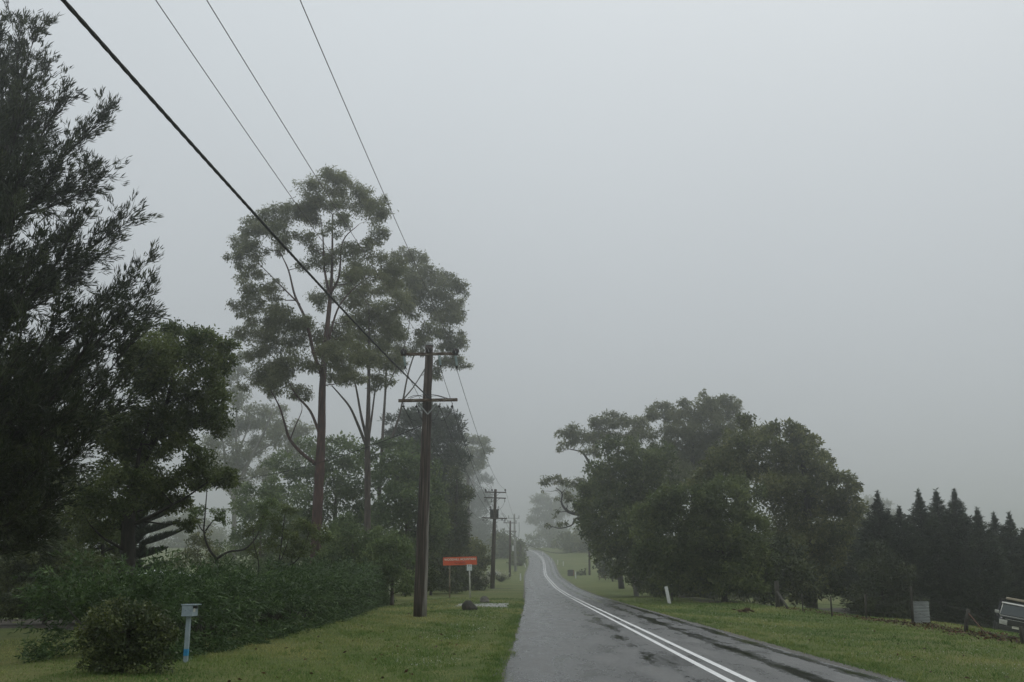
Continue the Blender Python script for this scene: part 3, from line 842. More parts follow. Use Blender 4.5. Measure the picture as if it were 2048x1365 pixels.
tree('broad_tree', 'dark dense garden tree filling the shade behind the casuarina', 52,
     [(60, 1190, .3), (60, 1130, .26), (60, 1040, .2), (60, 980, .1)],
     [(-60, 960, 70, 50), (20, 950, 60, 50), (90, 960, 60, 46), (150, 990, 50, 40), (-70, 1050, 70, 50), (10, 1040, 60, 50), (80, 1045, 60, 46), (140, 1060, 50, 40), (-60, 1130, 70, 46), (10, 1130, 60, 46), (80, 1130, 60, 40), (150, 1130, 46, 36), (-40, 1180, 70, 26), (40, 1180, 70, 26), (120, 1180, 70, 26), (200, 1170, 50, 30), (240, 1150, 40, 36)],
     'dense', 'dark_leaf', 'bark_dark', 84, .8, depth=.3, lsz=1.6)
tree('garden_shrub', 'low dark shrub at back of the shaded lawn', 33,
     [(95, 1240, .08), (95, 1215, .06), (95, 1190, .04)],
     [(60, 1195, 46, 26), (110, 1185, 46, 30), (160, 1200, 46, 28), (30, 1215, 40, 22), (120, 1220, 60, 20), (195, 1205, 36, 28)],
     'dense', 'dark_leaf', 'bark_dark', 24, .9, cat='shrub')
tree('garden_shrub', 'olive shrub beyond shaded lawn, beneath the big casuarina', 40,
     [(90, 1210, .08), (90, 1180, .06), (90, 1150, .04)],
     [(60, 1150, 50, 30), (105, 1140, 40, 30), (20, 1140, 50, 34), (60, 1110, 50, 30)],
     'bush', 'dark_leaf', 'bark_dark', 25, .9, cat='shrub')
# ---- bare forked shrubs behind the hedge
tree('forked_shrub', 'bare-stemmed shrub forking into a Y with tip leaf tufts', 38,
     [(432, 1185, .075), (432, 1150, .07), (433, 1116, .065)],
     [(393, 1022, 13, 9), (384, 1032, 10, 7), (402, 1018, 12, 8), (440, 1030, 14, 10), (428, 1022, 10, 8), (452, 1042, 12, 8), (414, 975, 14, 8), (540, 1005, 16, 10), (528, 1020, 14, 10), (520, 1050, 12, 9)],
     'airy', 'fresh_leaf', 'bark_dark', 26, 1.6, cat='shrub', limbs=[
        (.05, .018, -.5, [(433, 1118), (418, 1098), (408, 1066), (410, 1030), (414, 978)]), (.05, .016, .6, [(433, 1118), (458, 1104), (490, 1098), (515, 1070), (530, 1020)]),
        (.03, .01, .3, [(411, 1066), (400, 1055), (390, 1030)]), (.03, .01, -.2, [(411, 1062), (424, 1045), (436, 1035)])])
tree('forked_shrub', 'multi-stemmed shrub with yellow-green tufts leaning towards the red gum', 43,
     [(540, 1180, .06), (550, 1150, .055), (557, 1132, .05)],
     [(545, 1040, 20, 14), (572, 1022, 18, 12), (600, 1050, 22, 14), (625, 1060, 22, 14), (640, 1075, 18, 12), (590, 1080, 24, 14), (560, 1070, 20, 12), (615, 1095, 24, 14), (540, 1090, 18, 12), (575, 1105, 22, 10), (505, 1060, 18, 14), (510, 1100, 18, 12)],
     'airy', 'lime_leaf', 'bark_dark', 27, 1.25, cat='shrub', limbs=[
        (.04, .014, .4, [(557, 1132), (562, 1095), (567, 1050), (570, 1028)]), (.04, .014, -.4, [(557, 1132), (585, 1128), (605, 1105), (618, 1065)]),
        (.03, .012, .2, [(557, 1132), (572, 1095), (580, 1070)]), (.03, .012, -.6, [(516, 1165), (517, 1125), (508, 1090), (506, 1062)])])
tree('thin_shrub', 'wispy twiggy shrub seen through mist beside the pale gum', 62,
     [(395, 1165, .05), (395, 1130, .04), (396, 1100, .03)],
     [(385, 1085, 16, 12), (405, 1080, 16, 14), (420, 1100, 18, 14), (375, 1110, 20, 14), (400, 1120, 26, 16), (360, 1130, 22, 14), (430, 1130, 24, 16), (345, 1120, 12, 12)],
     'airy', 'olive_leaf', 'bark_grey', 28, .9, cat='shrub')

tree('leafy_tree', 'soft pale green leafy tree in mist behind the forked shrubs', 84,
     [(520, 1165, .14), (520, 1110, .12), (522, 1060, .08), (525, 1010, .05)],
     [(505, 985, 26, 18), (540, 975, 26, 18), (480, 1015, 26, 20), (520, 1020, 34, 22), (560, 1010, 30, 22), (500, 1055, 34, 24), (545, 1055, 36, 26), (585, 1050, 26, 24), (480, 1090, 30, 22), (525, 1100, 38, 26), (570, 1100, 36, 26), (450, 1110, 26, 20), (500, 1135, 40, 20), (560, 1138, 40, 20), (600, 1130, 26, 22)],
     'bush', 'fresh_leaf', 'bark_grey', 29, .8, lsz=1.25)
# ---- right-hand group
R1 = zc([(500, 225, 120, 34), (600, 255, 95, 42), (400, 235, 85, 38), (255, 290, 75, 38), (330, 330, 82, 42), (220, 360, 52, 26), (170, 395, 30, 22), (430, 305, 95, 42), (640, 320, 85, 48), (350, 400, 56, 30), (560, 330, 80, 40)], 1060, 760, 2.843)
R1 += zc([(400, 155, 85, 75), (610, 160, 120, 75), (850, 190, 120, 80), (700, 330, 90, 65), (560, 440, 46, 36), (770, 420, 70, 70), (555, 620, 55, 42), (530, 700, 34, 30), (435, 850, 48, 46), (585, 820, 62, 46), (700, 800, 54, 36), (345, 310, 30, 30)], 1040, 940, 7.585)
tree('gum_tree', 'spreading gum with crooked limbs reaching out over the road bend', 112,
     [(1243, 1165, .24), (1236, 1110, .23), (1228, 1050, .22), (1222, 1000, .28), (1230, 940, .18), (1240, 880, .1)],
     R1, 'gum', 'gum_leaf', 'bark_dark', 41, 1.0, limbs=[
        (.2, .04, -2, [(1224, 1020), (1195, 960), (1178, 925), (1163, 905), (1140, 899)]), (.2, .04, 1.5, [(1226, 1050), (1180, 1034), (1145, 1027), (1131, 1019), (1123, 1005), (1124, 987), (1112, 976)]),
        (.1, .03, 0, [(1190, 1038), (1153, 1037), (1143, 1051), (1119, 1057), (1100, 1052)]), (.15, .04, 2, [(1225, 960), (1215, 910), (1205, 870)])])
tree('broad_tree', 'dark dense round tree beside the road bend, bark trunk showing', 82,
     [(1273, 1182, .2), (1268, 1160, .17), (1262, 1120, .16), (1258, 1040, .14), (1260, 960, .08)],
     [(1240, 900, 38, 22), (1282, 920, 40, 26), (1220, 940, 36, 30), (1258, 950, 46, 34), (1190, 985, 28, 30), (1170, 1028, 20, 24), (1225, 1000, 44, 38), (1300, 975, 44, 36), (1195, 1055, 30, 28), (1250, 1050, 48, 40),
      (1295, 1050, 40, 42), (1205, 1095, 20, 24), (1240, 1110, 36, 34), (1290, 1115, 36, 36), (1230, 1140, 18, 18), (1325, 930, 34, 28), (1335, 1000, 34, 40), (1265, 1000, 40, 40), (1180, 1005, 22, 26), (1310, 1150, 30, 24), (1285, 1150, 26, 22)],
     'dense', 'mid_leaf', 'bark_pale', 42, .95, lsz=1.3, fat=1.1)
tree('gum_tree', 'tall olive gum rising highest in the dark roadside clump', 108,
     [(1390, 1195, .35), (1390, 1100, .32), (1388, 1000, .28), (1385, 920, .2), (1390, 850, .1)],
     zc([(700, 180, 46, 36), (765, 180, 66, 44), (860, 200, 85, 52), (985, 128, 58, 44), (1050, 150, 60, 48), (1120, 122, 46, 40), (1150, 185, 54, 52), (900, 265, 78, 50), (1030, 245, 82, 58), (780, 300, 62, 48), (860, 340, 72, 48), (960, 350, 82, 52),
         (1120, 300, 68, 58), (750, 400, 68, 50), (900, 440, 100, 62), (1040, 400, 84, 62), (1010, 500, 96, 62), (850, 520, 96, 62), (740, 500, 60, 60)], 1060, 760, 2.843),
     'gum', 'gum_leaf', 'bark_dark', 43, 1.3, fat=1.15)
tree('broad_tree', 'olive bushy tree with short black trunk on the mown verge', 63,
     [(1448, 1212, .2), (1448, 1180, .18), (1446, 1140, .16), (1442, 1080, .12), (1440, 1020, .06)],
     [(1330, 1000, 40, 18), (1295, 1030, 32, 24), (1372, 985, 30, 18), (1405, 1000, 34, 26), (1440, 985, 34, 28), (1490, 1000, 34, 32), (1350, 1045, 46, 36), (1300, 1075, 36, 36), (1400, 1050, 44, 40), (1450, 1045, 46, 42), (1505, 1055, 40, 42),
      (1335, 1105, 44, 36), (1390, 1110, 46, 40), (1450, 1110, 50, 42), (1510, 1110, 34, 38), (1290, 1125, 30, 30), (1420, 1155, 50, 26), (1480, 1150, 44, 30), (1350, 1150, 44, 28), (1525, 1140, 22, 28)],
     'bush', 'mid_leaf', 'bark_dark', 44, 1.2, depth=.45, lsz=1.3, fat=1.08)
R5 = zc([(270, 195, 58, 46), (330, 265, 82, 62), (420, 258, 42, 58), (260, 290, 92, 62), (400, 340, 92, 62), (528, 215, 40, 28), (555, 270, 64, 50), (600, 320, 86, 56), (662, 298, 36, 30), (530, 380, 96, 66), (650, 400, 96, 66), (742, 390, 36, 28),
         (722, 470, 84, 62), (600, 480, 106, 72), (450, 450, 96, 66), (330, 430, 96, 72), (250, 520, 80, 52), (420, 560, 106, 76), (560, 570, 116, 76), (700, 560, 100, 76), (862, 515, 54, 38), (905, 560, 38, 40), (845, 600, 88, 58), (920, 680, 60, 52),
         (780, 680, 106, 76), (630, 690, 116, 86), (480, 680, 116, 86), (860, 770, 88, 76), (940, 780, 38, 64), (700, 800, 116, 92), (540, 800, 120, 92), (640, 900, 116, 86), (800, 900, 116, 92), (540, 940, 106, 86), (900, 900, 72, 86), (700, 1000, 116, 86),
         (820, 1050, 100, 86), (600, 1050, 106, 76), (780, 1120, 84, 60), (900, 1020, 72, 86), (700, 1120, 90, 66), (560, 1140, 90, 50)], 1400, 780, 2.968)
tree('broad_tree', 'largest olive-leaved tree of the clump, in front of the conifer row', 74,
     [(1620, 1200, .4), (1620, 1130, .36), (1616, 1050, .3), (1610, 960, .2), (1600, 890, .1)],
     R5 + [(1455, 905, 36, 28), (1450, 950, 40, 30), (1410, 965, 36, 26), (1480, 930, 34, 26)], 'bush', 'olive_leaf', 'bark_dark', 45, 1.2, depth=.6, lsz=1.35, fat=1.08)
tree('broad_tree', 'low dark undergrowth tree below the broad clump, behind the fence', 70,
     [(1560, 1205, .15), (1560, 1170, .12), (1560, 1130, .08)],
     [(1380, 1165, 60, 24), (1330, 1170, 40, 22), (1540, 1150, 50, 36), (1600, 1160, 50, 32), (1500, 1165, 50, 26), (1650, 1165, 50, 32), (1700, 1160, 40, 36), (1560, 1110, 50, 40), (1440, 1165, 40, 24)],
     'dense', 'dark_leaf', 'bark_dark', 46, .9, lsz=1.4)
tree('broad_tree', 'dark understorey tree closing the gap behind the black trunk', 104,
     [(1420, 1195, .2), (1420, 1150, .16), (1420, 1100, .1)],
     [(1300, 1120, 40, 30), (1350, 1110, 50, 40), (1420, 1100, 60, 44), (1490, 1105, 60, 44), (1560, 1105, 60, 44), (1320, 1160, 40, 24), (1380, 1160, 50, 26), (1440, 1160, 50, 26), (1510, 1160, 50, 28), (1580, 1165, 50, 28), (1640, 1165, 50, 30), (1700, 1165, 50, 34), (1650, 1110, 50, 40), (1710, 1110, 40, 40), (1400, 1185, 60, 14), (1500, 1190, 60, 14)],
     'dense', 'dark_leaf', 'bark_dark', 48, .8, depth=.15, lsz=1.5)
tree('garden_shrub', 'dark shrub against the pale-barked trunk beside the road bend', 78,
     [(1310, 1190, .08), (1310, 1170, .06), (1310, 1150, .04)],
     [(1290, 1165, 24, 18), (1325, 1160, 30, 22), (1350, 1175, 30, 18), (1380, 1165, 30, 22), (1320, 1182, 34, 10), (1400, 1180, 30, 16)],
     'dense', 'dark_leaf', 'bark_dark', 49, .9, cat='shrub')
tree('garden_shrub', 'dark shrub in front of the conifers, behind the fence posts', 58,
     [(1765, 1235, .1), (1765, 1200, .08), (1765, 1160, .05)],
     [(1760, 1110, 28, 24), (1745, 1145, 40, 32), (1785, 1150, 36, 34), (1740, 1190, 46, 28), (1790, 1195, 46, 30), (1765, 1215, 60, 22)],
     'dense', 'needle_leaf', 'bark_dark', 47, .9, cat='shrub', lsz=1.2)

# ---- trees dissolving in the mist
def mist(name, label, Y, base, clumps, style, leaf, seed, cov=.9, group='trees dissolving in the mist', cat='tree', r=.3):
    bx_, topy = base
    return tree(name, label, Y, [(bx_, 1160, r), (bx_, (1150 + topy) / 2, r * .8), (bx_ + 2, topy, r * .3)], clumps, style, leaf, 'bark_grey', seed, cov, group=group, cat=cat, lsz=1.1)
mist('gum_tree', 'mist-pale gum with ragged top between pine and second power pole', 215, (935, 900),
     [(938, 875, 18, 10), (958, 882, 16, 12), (972, 900, 11, 14), (948, 903, 20, 14), (930, 912, 16, 14), (960, 925, 14, 10), (940, 932, 16, 12), (925, 945, 14, 16), (920, 985, 18, 26), (915, 1030, 20, 30)], 'gum', 'gum_leaf', 51)
mist('pine_tree', 'ghostly grey conifer in the fog left of second power pole', 390, (945, 930),
     [(962, 932, 10, 10), (955, 955, 18, 14), (972, 965, 14, 10), (945, 985, 24, 20), (975, 990, 10, 9), (950, 1015, 30, 24), (955, 1050, 34, 28), (930, 1050, 26, 30), (960, 1085, 30, 24)], 'pine', 'pine_leaf', 52, .8)
mist('leafy_tree', 'pale olive bushy tree behind the orange sign post', 125, (940, 1080),
     [(935, 1088, 26, 14), (955, 1100, 20, 18), (925, 1110, 26, 20), (950, 1128, 28, 22), (930, 1145, 26, 20), (965, 1120, 14, 18)], 'bush', 'olive_leaf', 53, .9)
mist('leafy_tree', 'dim hedge-like tree behind the third power pole', 260, (1005, 1075),
     [(995, 1075, 16, 16), (1012, 1085, 20, 18), (998, 1105, 24, 20), (1018, 1110, 16, 20), (985, 1125, 20, 16)], 'bush', 'olive_leaf', 54, .9)
mist('leafy_tree', 'dark misty bush at inside of the far road bend', 225, (1040, 1095),
     [(1038, 1092, 13, 10), (1048, 1100, 8, 12), (1034, 1108, 14, 12), (1046, 1115, 9, 10), (1028, 1118, 10, 10)], 'dense', 'olive_leaf', 55, .9)
mist('leafy_tree', 'misty trees clump right of the far bend', 285, (1160, 1075),
     [(1130, 1085, 22, 16), (1155, 1075, 24, 20), (1180, 1090, 22, 22), (1150, 1100, 30, 16), (1200, 1075, 20, 22), (1185, 1110, 22, 14), (1215, 1095, 16, 20)], 'bush', 'olive_leaf', 56, .9)
mist('gum_tree', 'barely visible tall gum in thickest fog above the far road', 470, (1100, 1000),
     [(1085, 1000, 24, 14), (1110, 1010, 24, 18), (1075, 1030, 22, 16), (1105, 1040, 26, 18), (1090, 1065, 26, 18), (1130, 1020, 22, 20), (1120, 1065, 24, 18), (1140, 985, 22, 18), (1160, 1010, 24, 22)], 'gum', 'gum_leaf', 57, .9)
mist('leafy_tree', 'faint low trees on the foggy hill crest', 420, (1100, 1070),
     [(1065, 1078, 18, 8), (1095, 1074, 22, 10), (1125, 1078, 20, 10), (1080, 1086, 22, 7), (1110, 1088, 22, 7), (1060, 1091, 24, 6), (1095, 1093, 26, 6), (1130, 1092, 24, 7)], 'bush', 'olive_leaf', 58, .8)
mist('leafy_tree', 'pale misty tree behind the conifer row', 400, (1745, 1000),
     [(1740, 1008, 20, 14), (1765, 1012, 16, 14), (1725, 1030, 20, 18), (1750, 1040, 28, 20), (1785, 1030, 16, 16)], 'gum', 'gum_leaf', 59, .9)
mist('leafy_tree', 'pale grey tree line behind the layered pine branches', 330, (360, 1040),
     [(330, 1035, 30, 20), (365, 1040, 28, 22), (400, 1050, 28, 20), (300, 1050, 30, 24), (345, 1075, 36, 24), (395, 1085, 36, 24), (440, 1080, 30, 24), (320, 1105, 36, 26), (380, 1120, 44, 24), (440, 1115, 36, 24), (500, 1115, 40, 26), (560, 1110, 36, 26), (420, 1140, 44, 14), (500, 1140, 44, 14), (570, 1138, 40, 16)], 'bush', 'gum_leaf', 60, .8)
mist('garden_shrub', 'small round misty bush beside driveway past the bend', 172, (1163, 1146),
     [(1163, 1146, 8, 6), (1158, 1150, 7, 4), (1169, 1150, 6, 4)], 'dense', 'dark_leaf', 61, .8, cat='shrub', r=.08)
mist('garden_shrub', 'misty dark shrub beside the timber gate', 140, (1225, 1140),
     [(1200, 1130, 12, 14), (1215, 1138, 16, 14), (1232, 1150, 14, 10), (1205, 1148, 14, 8)], 'dense', 'dark_leaf', 62, .8, cat='shrub', r=.08)

# ---- big casuarina at the left edge
def casuarina():
    rng = np.random.default_rng(77)
    Y = 26.0
    base = onground(-95, Y)
    root = thing('casuarina_tree', 'huge dark feathery casuarina with upswept plumes over the shaded lawn', 'tree', base)
    H = 14.2
    tp = np.array([base + np.array((.12 * math.sin(h * .5), .1 * math.cos(h * .7), h)) for h in np.linspace(-.2, H, 14)])
    tr = np.interp(np.linspace(0, 1, 14), [0, .15, .6, 1], [.42, .34, .2, .03])
    wood = MB(); wood.tube(tp, tr, 10)
    limbs = []
    tips = [(52, 38, .5), (98, 48, -.6), (118, 122, 1.0), (155, 175, .2), (150, 300, -1.2), (242, 212, -.3), (205, 330, 1.4), (240, 335, .6), (288, 425, -.5), (255, 470, 1.4), (322, 512, .2), (326, 565, -1.0),
            (318, 620, .8), (300, 660, -1.4), (290, 720, 1.6), (240, 600, -2.2), (200, 520, 2.4), (180, 430, -2.2), (120, 250, 2.0), (80, 180, -2.0), (20, 90, 1.5), (0, 60, -1.2),
            (60, 300, -3), (30, 200, 2.6), (250, 760, -2.4), (280, 800, 0), (220, 690, 2.8), (150, 600, -3.4), (100, 480, -3.6), (40, 420, -3.8), (120, 700, -4), (60, 620, -4.2), (180, 800, -3.6),
            (60, 800, -4.0), (120, 900, -3.6), (200, 880, -2.6), (20, 900, -4), (80, 1000, -3), (150, 980, -2.2), (20, 720, -4.4), (0, 520, -4), (0, 300, -3),
            (30, 1020, -2.0), (110, 1060, -1.0), (60, 940, 1.5), (160, 930, 1.0), (230, 840, 1.8), (10, 820, 3), (100, 380, 1.5), (60, 520, 2), (140, 470, 0), (180, 640, 0), (120, 560, 1.5), (60, 700, 2), (140, 760, 2), (70, 880, 2.5), (0, 640, 1), (90, 1030, 1), (30, 960, 0), (140, 860, 0), (200, 740, 1), (10, 1060, -1), (60, 1080, 0.5)]
    for (a, b_, dy) in tips:
        tip = P(a - (26 if a > 60 else 10), b_ + 14, Y + dy)
        hd = math.hypot(tip[0] - base[0], tip[1] - base[1])
        up = rng.uniform(.55, .95) * hd if b_ < 780 else rng.uniform(-.1, .25) * hd
        h0 = max(1.6, min(H - 2.5, tip[2] - base[2] - up))
        limbs.append((h0, tip))
    for _ in range(46):                              # limbs that the frame cuts off or that face away
        h0 = rng.uniform(2, 11.5); az = rng.uniform(R(90), R(300)); ln = np.interp(h0, [2, 5, 13.5], [4.0, 4.6, 1.8]) * rng.uniform(.7, 1.1)
        tip = base + np.array((math.cos(az) * ln, math.sin(az) * ln, h0 + ln * rng.uniform(.4, .9)))
        limbs.append((h0, tip))
    LV = []; TI = []; tv = []; tf = []; tn = 0
    for (h0, tip) in limbs:
        s = np.array([np.interp(h0, tp[:, 2] - base[2], tp[:, i]) for i in range(3)])
        ln = np.linalg.norm(tip - s)
        ctrl = s + (tip - s) * .55 + np.array((0, 0, -.13 * ln)) + rng.normal(0, .04 * ln, 3)
        t = np.linspace(0, 1, 12)[:, None]
        bp_ = (1 - t) ** 2 * s + 2 * t * (1 - t) * ctrl + t * t * tip
        r0 = .018 + .011 * ln
        wood.tube(bp_, np.linspace(r0, .006, 12), 5)
        lt = unit(np.gradient(bp_, axis=0))
        nb = int(12 + ln * 7.0)
        for q in range(nb):
            f = rng.uniform(.22, 1.0) ** .8
            i = min(10, int(f * 11)); o = bp_[i] + (bp_[i + 1] - bp_[i]) * (f * 11 - i)
            dr = unit(lt[i] * .8 + rng.normal(0, .5, 3) + np.array((.08, 0, .3)))
            bl = rng.uniform(.5, 1.15) * (1.15 - .45 * f)
            e = o + dr * bl + np.array((0, 0, .1 * bl))
            v, fc = tube(np.array([o, (o + e) / 2 + rng.normal(0, .03, 3), e]), [.009, .006, .003], 3, cap=False)
            tv.append(v); tf.append(np.array(fc) + tn); tn += len(v)
            nn = int(60 * bl)
            tc_ = rng.uniform(.15, 1.0, 7); tj_ = rng.normal(0, .07, (7, 3)); wt_ = rng.integers(0, 7, nn)
            u = np.clip(tc_[wt_] + rng.normal(0, .04, nn), 0, 1.05)[:, None]
            pos = o + (e - o) * u + tj_[wt_] + rng.normal(0, .022, (nn, 3))
            ax = dr * .9 + rng.normal(0, .36, (nn, 3)) + np.array((.1, 0, .12))
            LV.append(leaves(pos, ax, .2, .028, rng))
            ct = rng.uniform(0, .6)
            TI.append(np.clip(ct + rng.uniform(0, .45, nn), 0, 1))
    wood.build('trunk', 'bark_dark', root, base)
    fastquads('crown', np.concatenate(LV), np.concatenate(TI), 'needle_leaf', root, base, (np.vstack(tv), np.vstack(tf), 'bark_dark'))
    return root
casuarina()

# ---- row of Leyland-type conifers on the right
def conifer_mesh(seed, H=9.0):
    rng = np.random.default_rng(seed)
    root = thing('conifer_tree', 'x', 'conifer', (0, 0, 0), 'conifers in a row behind the fence')
    wood = MB(); wood.tube([(0, 0, -.3), (.03, 0, H * .5), (0, .02, H)], [.16, .1, .012], 7)
    LV = []; TI = []
    nbr = 330
    for q in range(nbr):
        f = q / nbr
        h = .3 + (H - .35) * (math.floor(f * 46) / 46 + .006 * rng.uniform()) ** .9 + rng.normal(0, .05)
        top = (H - h)
        Rr = np.interp(top, [0, .5, 1.3, 2.3, 3.4, 6, 9], [.02, .12, .4, .78, 1.1, 1.5, 1.55]) * rng.uniform(.55, 1.25)
        az = q * 2.39996 + rng.normal(0, .3)
        e = np.array((math.cos(az), math.sin(az), 0))
        rise = .5 * Rr + .05
        n = int(26 + 62 * Rr)
        u = rng.uniform(.1, 1, n)[:, None]
        curve = e * Rr * u + np.array((0, 0, 1)) * rise * (u ** 1.5)
        sp_ = .02 + .13 * np.minimum(1, Rr) * (1 - .6 * u)
        pos = np.array((0, 0, h)) + curve + rng.normal(size=(n, 3)) * sp_
        ax = e * .8 + np.array((0, 0, .55)) + rng.normal(0, .4, (n, 3)) - np.array((0, 0, .5)) * rng.uniform(0, 1, (n, 1))
        LV.append(leaves(pos, ax, .26 * min(1, .38 + .7 * Rr), .06 * min(1, .5 + .6 * Rr), rng)); TI.append(np.clip(rng.uniform(0, .5) + rng.uniform(0, .4, n), 0, 1))
    n = 120
    u = rng.uniform(0, 1, n)[:, None]
    LV.append(leaves(np.array((0, 0, H - .9)) + np.array((0, 0, 1.0)) * u + rng.normal(0, .03, (n, 3)), rng.normal(0, .5, (n, 3)) + np.array((0, 0, .8)), .2, .045, rng)); TI.append(rng.uniform(.2, .8, n))
    wood.build('trunk', 'bark_dark', root)
    fastquads('crown', np.concatenate(LV), np.concatenate(TI), 'pine_leaf', root)
    return root
con = [conifer_mesh(s) for s in (5, 6, 7)]
tops = [(1732, 1052, 66), (1754, 987, 62), (1776, 1022, 68), (1798, 1016, 61), (1837, 985, 62), (1872, 983, 63), (1908, 983, 61.5), (1930, 1032, 67), (1954, 1020, 60), (1988, 1030, 62), (2018, 1030, 61), (2046, 1060, 60),
        (1816, 1060, 66), (1890, 1050, 67), (1965, 1065, 66), (2080, 1045, 61)]
con_labels = {1754: 'conifer with tall pointed tip next to the broad leafy tree', 1837: 'tall spired conifer behind the corrugated iron sheet', 1872: 'tall spired conifer between two others equally tall', 1908: 'tall spired conifer with a shorter conifer between it and the vehicle', 2018: 'conifer behind the parked four-wheel drive'}
used = set()
for i, (a, b_, Yt) in enumerate(tops):
    tip = P(a, b_, Yt)
    bz = float(terrain(tip[0], Yt)) - .1
    H_ = tip[2] - bz
    kk = i % 3
    lab = con_labels.get(a, 'shorter dark pointed conifer filling the row between the tall spires')
    s = H_ / 9.0
    if kk not in used:
        used.add(kk); o = con[kk]; o.location = (tip[0], Yt, bz); o.scale = (max(s, .9) * 1.18, max(s, .9) * 1.18, s); o['label'] = lab; o.rotation_euler = (0, 0, i * 1.3)
    else:
        copy_tree(con[kk], (tip[0], Yt, bz), (max(s, .9) * 1.18, max(s, .9) * 1.18, s), i * 1.3, lab)

# ---- layered (Norfolk-type) pine behind the forked trunk
def norfolk():
    rng = np.random.default_rng(90)
    Y = 48.0
    base = onground(262, Y)
    root = thing('layered_pine', 'layered pine with upcurved brush-like branches behind the forked trunk', 'tree', base)
    H = P(262, 960, Y)[2] - base[2]
    wood = MB(); wood.tube([base + np.array((0, 0, -.2)), base + np.array((.02, 0, H * .5)), base + np.array((0, 0, H))], [.16, .1, .02], 8)
    LV = []; TI = []
    for lev, (py, lenpx) in enumerate([(1150, 66), (1118, 60), (1092, 78), (1070, 72), (1048, 58), (1020, 50), (1000, 36), (980, 22)]):
        z0 = P(262, py, Y)[2]
        for q in range(6):
            az = q * math.pi / 3 + (lev % 2) * .1
            e = np.array((math.cos(az), math.sin(az), 0))
            ln = lenpx * mpp(Y) * 1.12 * rng.uniform(.9, 1.08)
            o = np.array((base[0], base[1], z0))
            t = np.linspace(0, 1, 7)[:, None]
            bp_ = o + e * ln * t + np.array((0, 0, 1)) * ln * (.32 * t ** 1.6)
            wood.tube(bp_, np.linspace(.03, .008, 7), 4)
            n = 620
            u = rng.uniform(.12, 1, n)
            pos = np.stack([np.interp(u * 6, np.arange(7), bp_[:, i]) for i in range(3)], -1)
            side = np.cross(e, (0, 0, 1))
            ax = np.array((0, 0, .8)) + e * .45 + side * rng.normal(0, .55, (n, 1)) + rng.normal(0, .15, (n, 3))
            Lf = .34 * np.sin(np.pi * np.clip(u * .82 + .12, 0, 1)) + .05
            q4 = leaves(pos, ax, 1.0, .14, rng)
            b0 = q4[:, :1, :]
            LV.append(b0 + (q4 - b0) * Lf[:, None, None]); TI.append(rng.uniform(.1, .8, n))
    wood.build('trunk', 'bark_dark', root, base)
    fastquads('crown', np.concatenate(LV), np.concatenate(TI), 'pine_leaf', root, base)
norfolk()

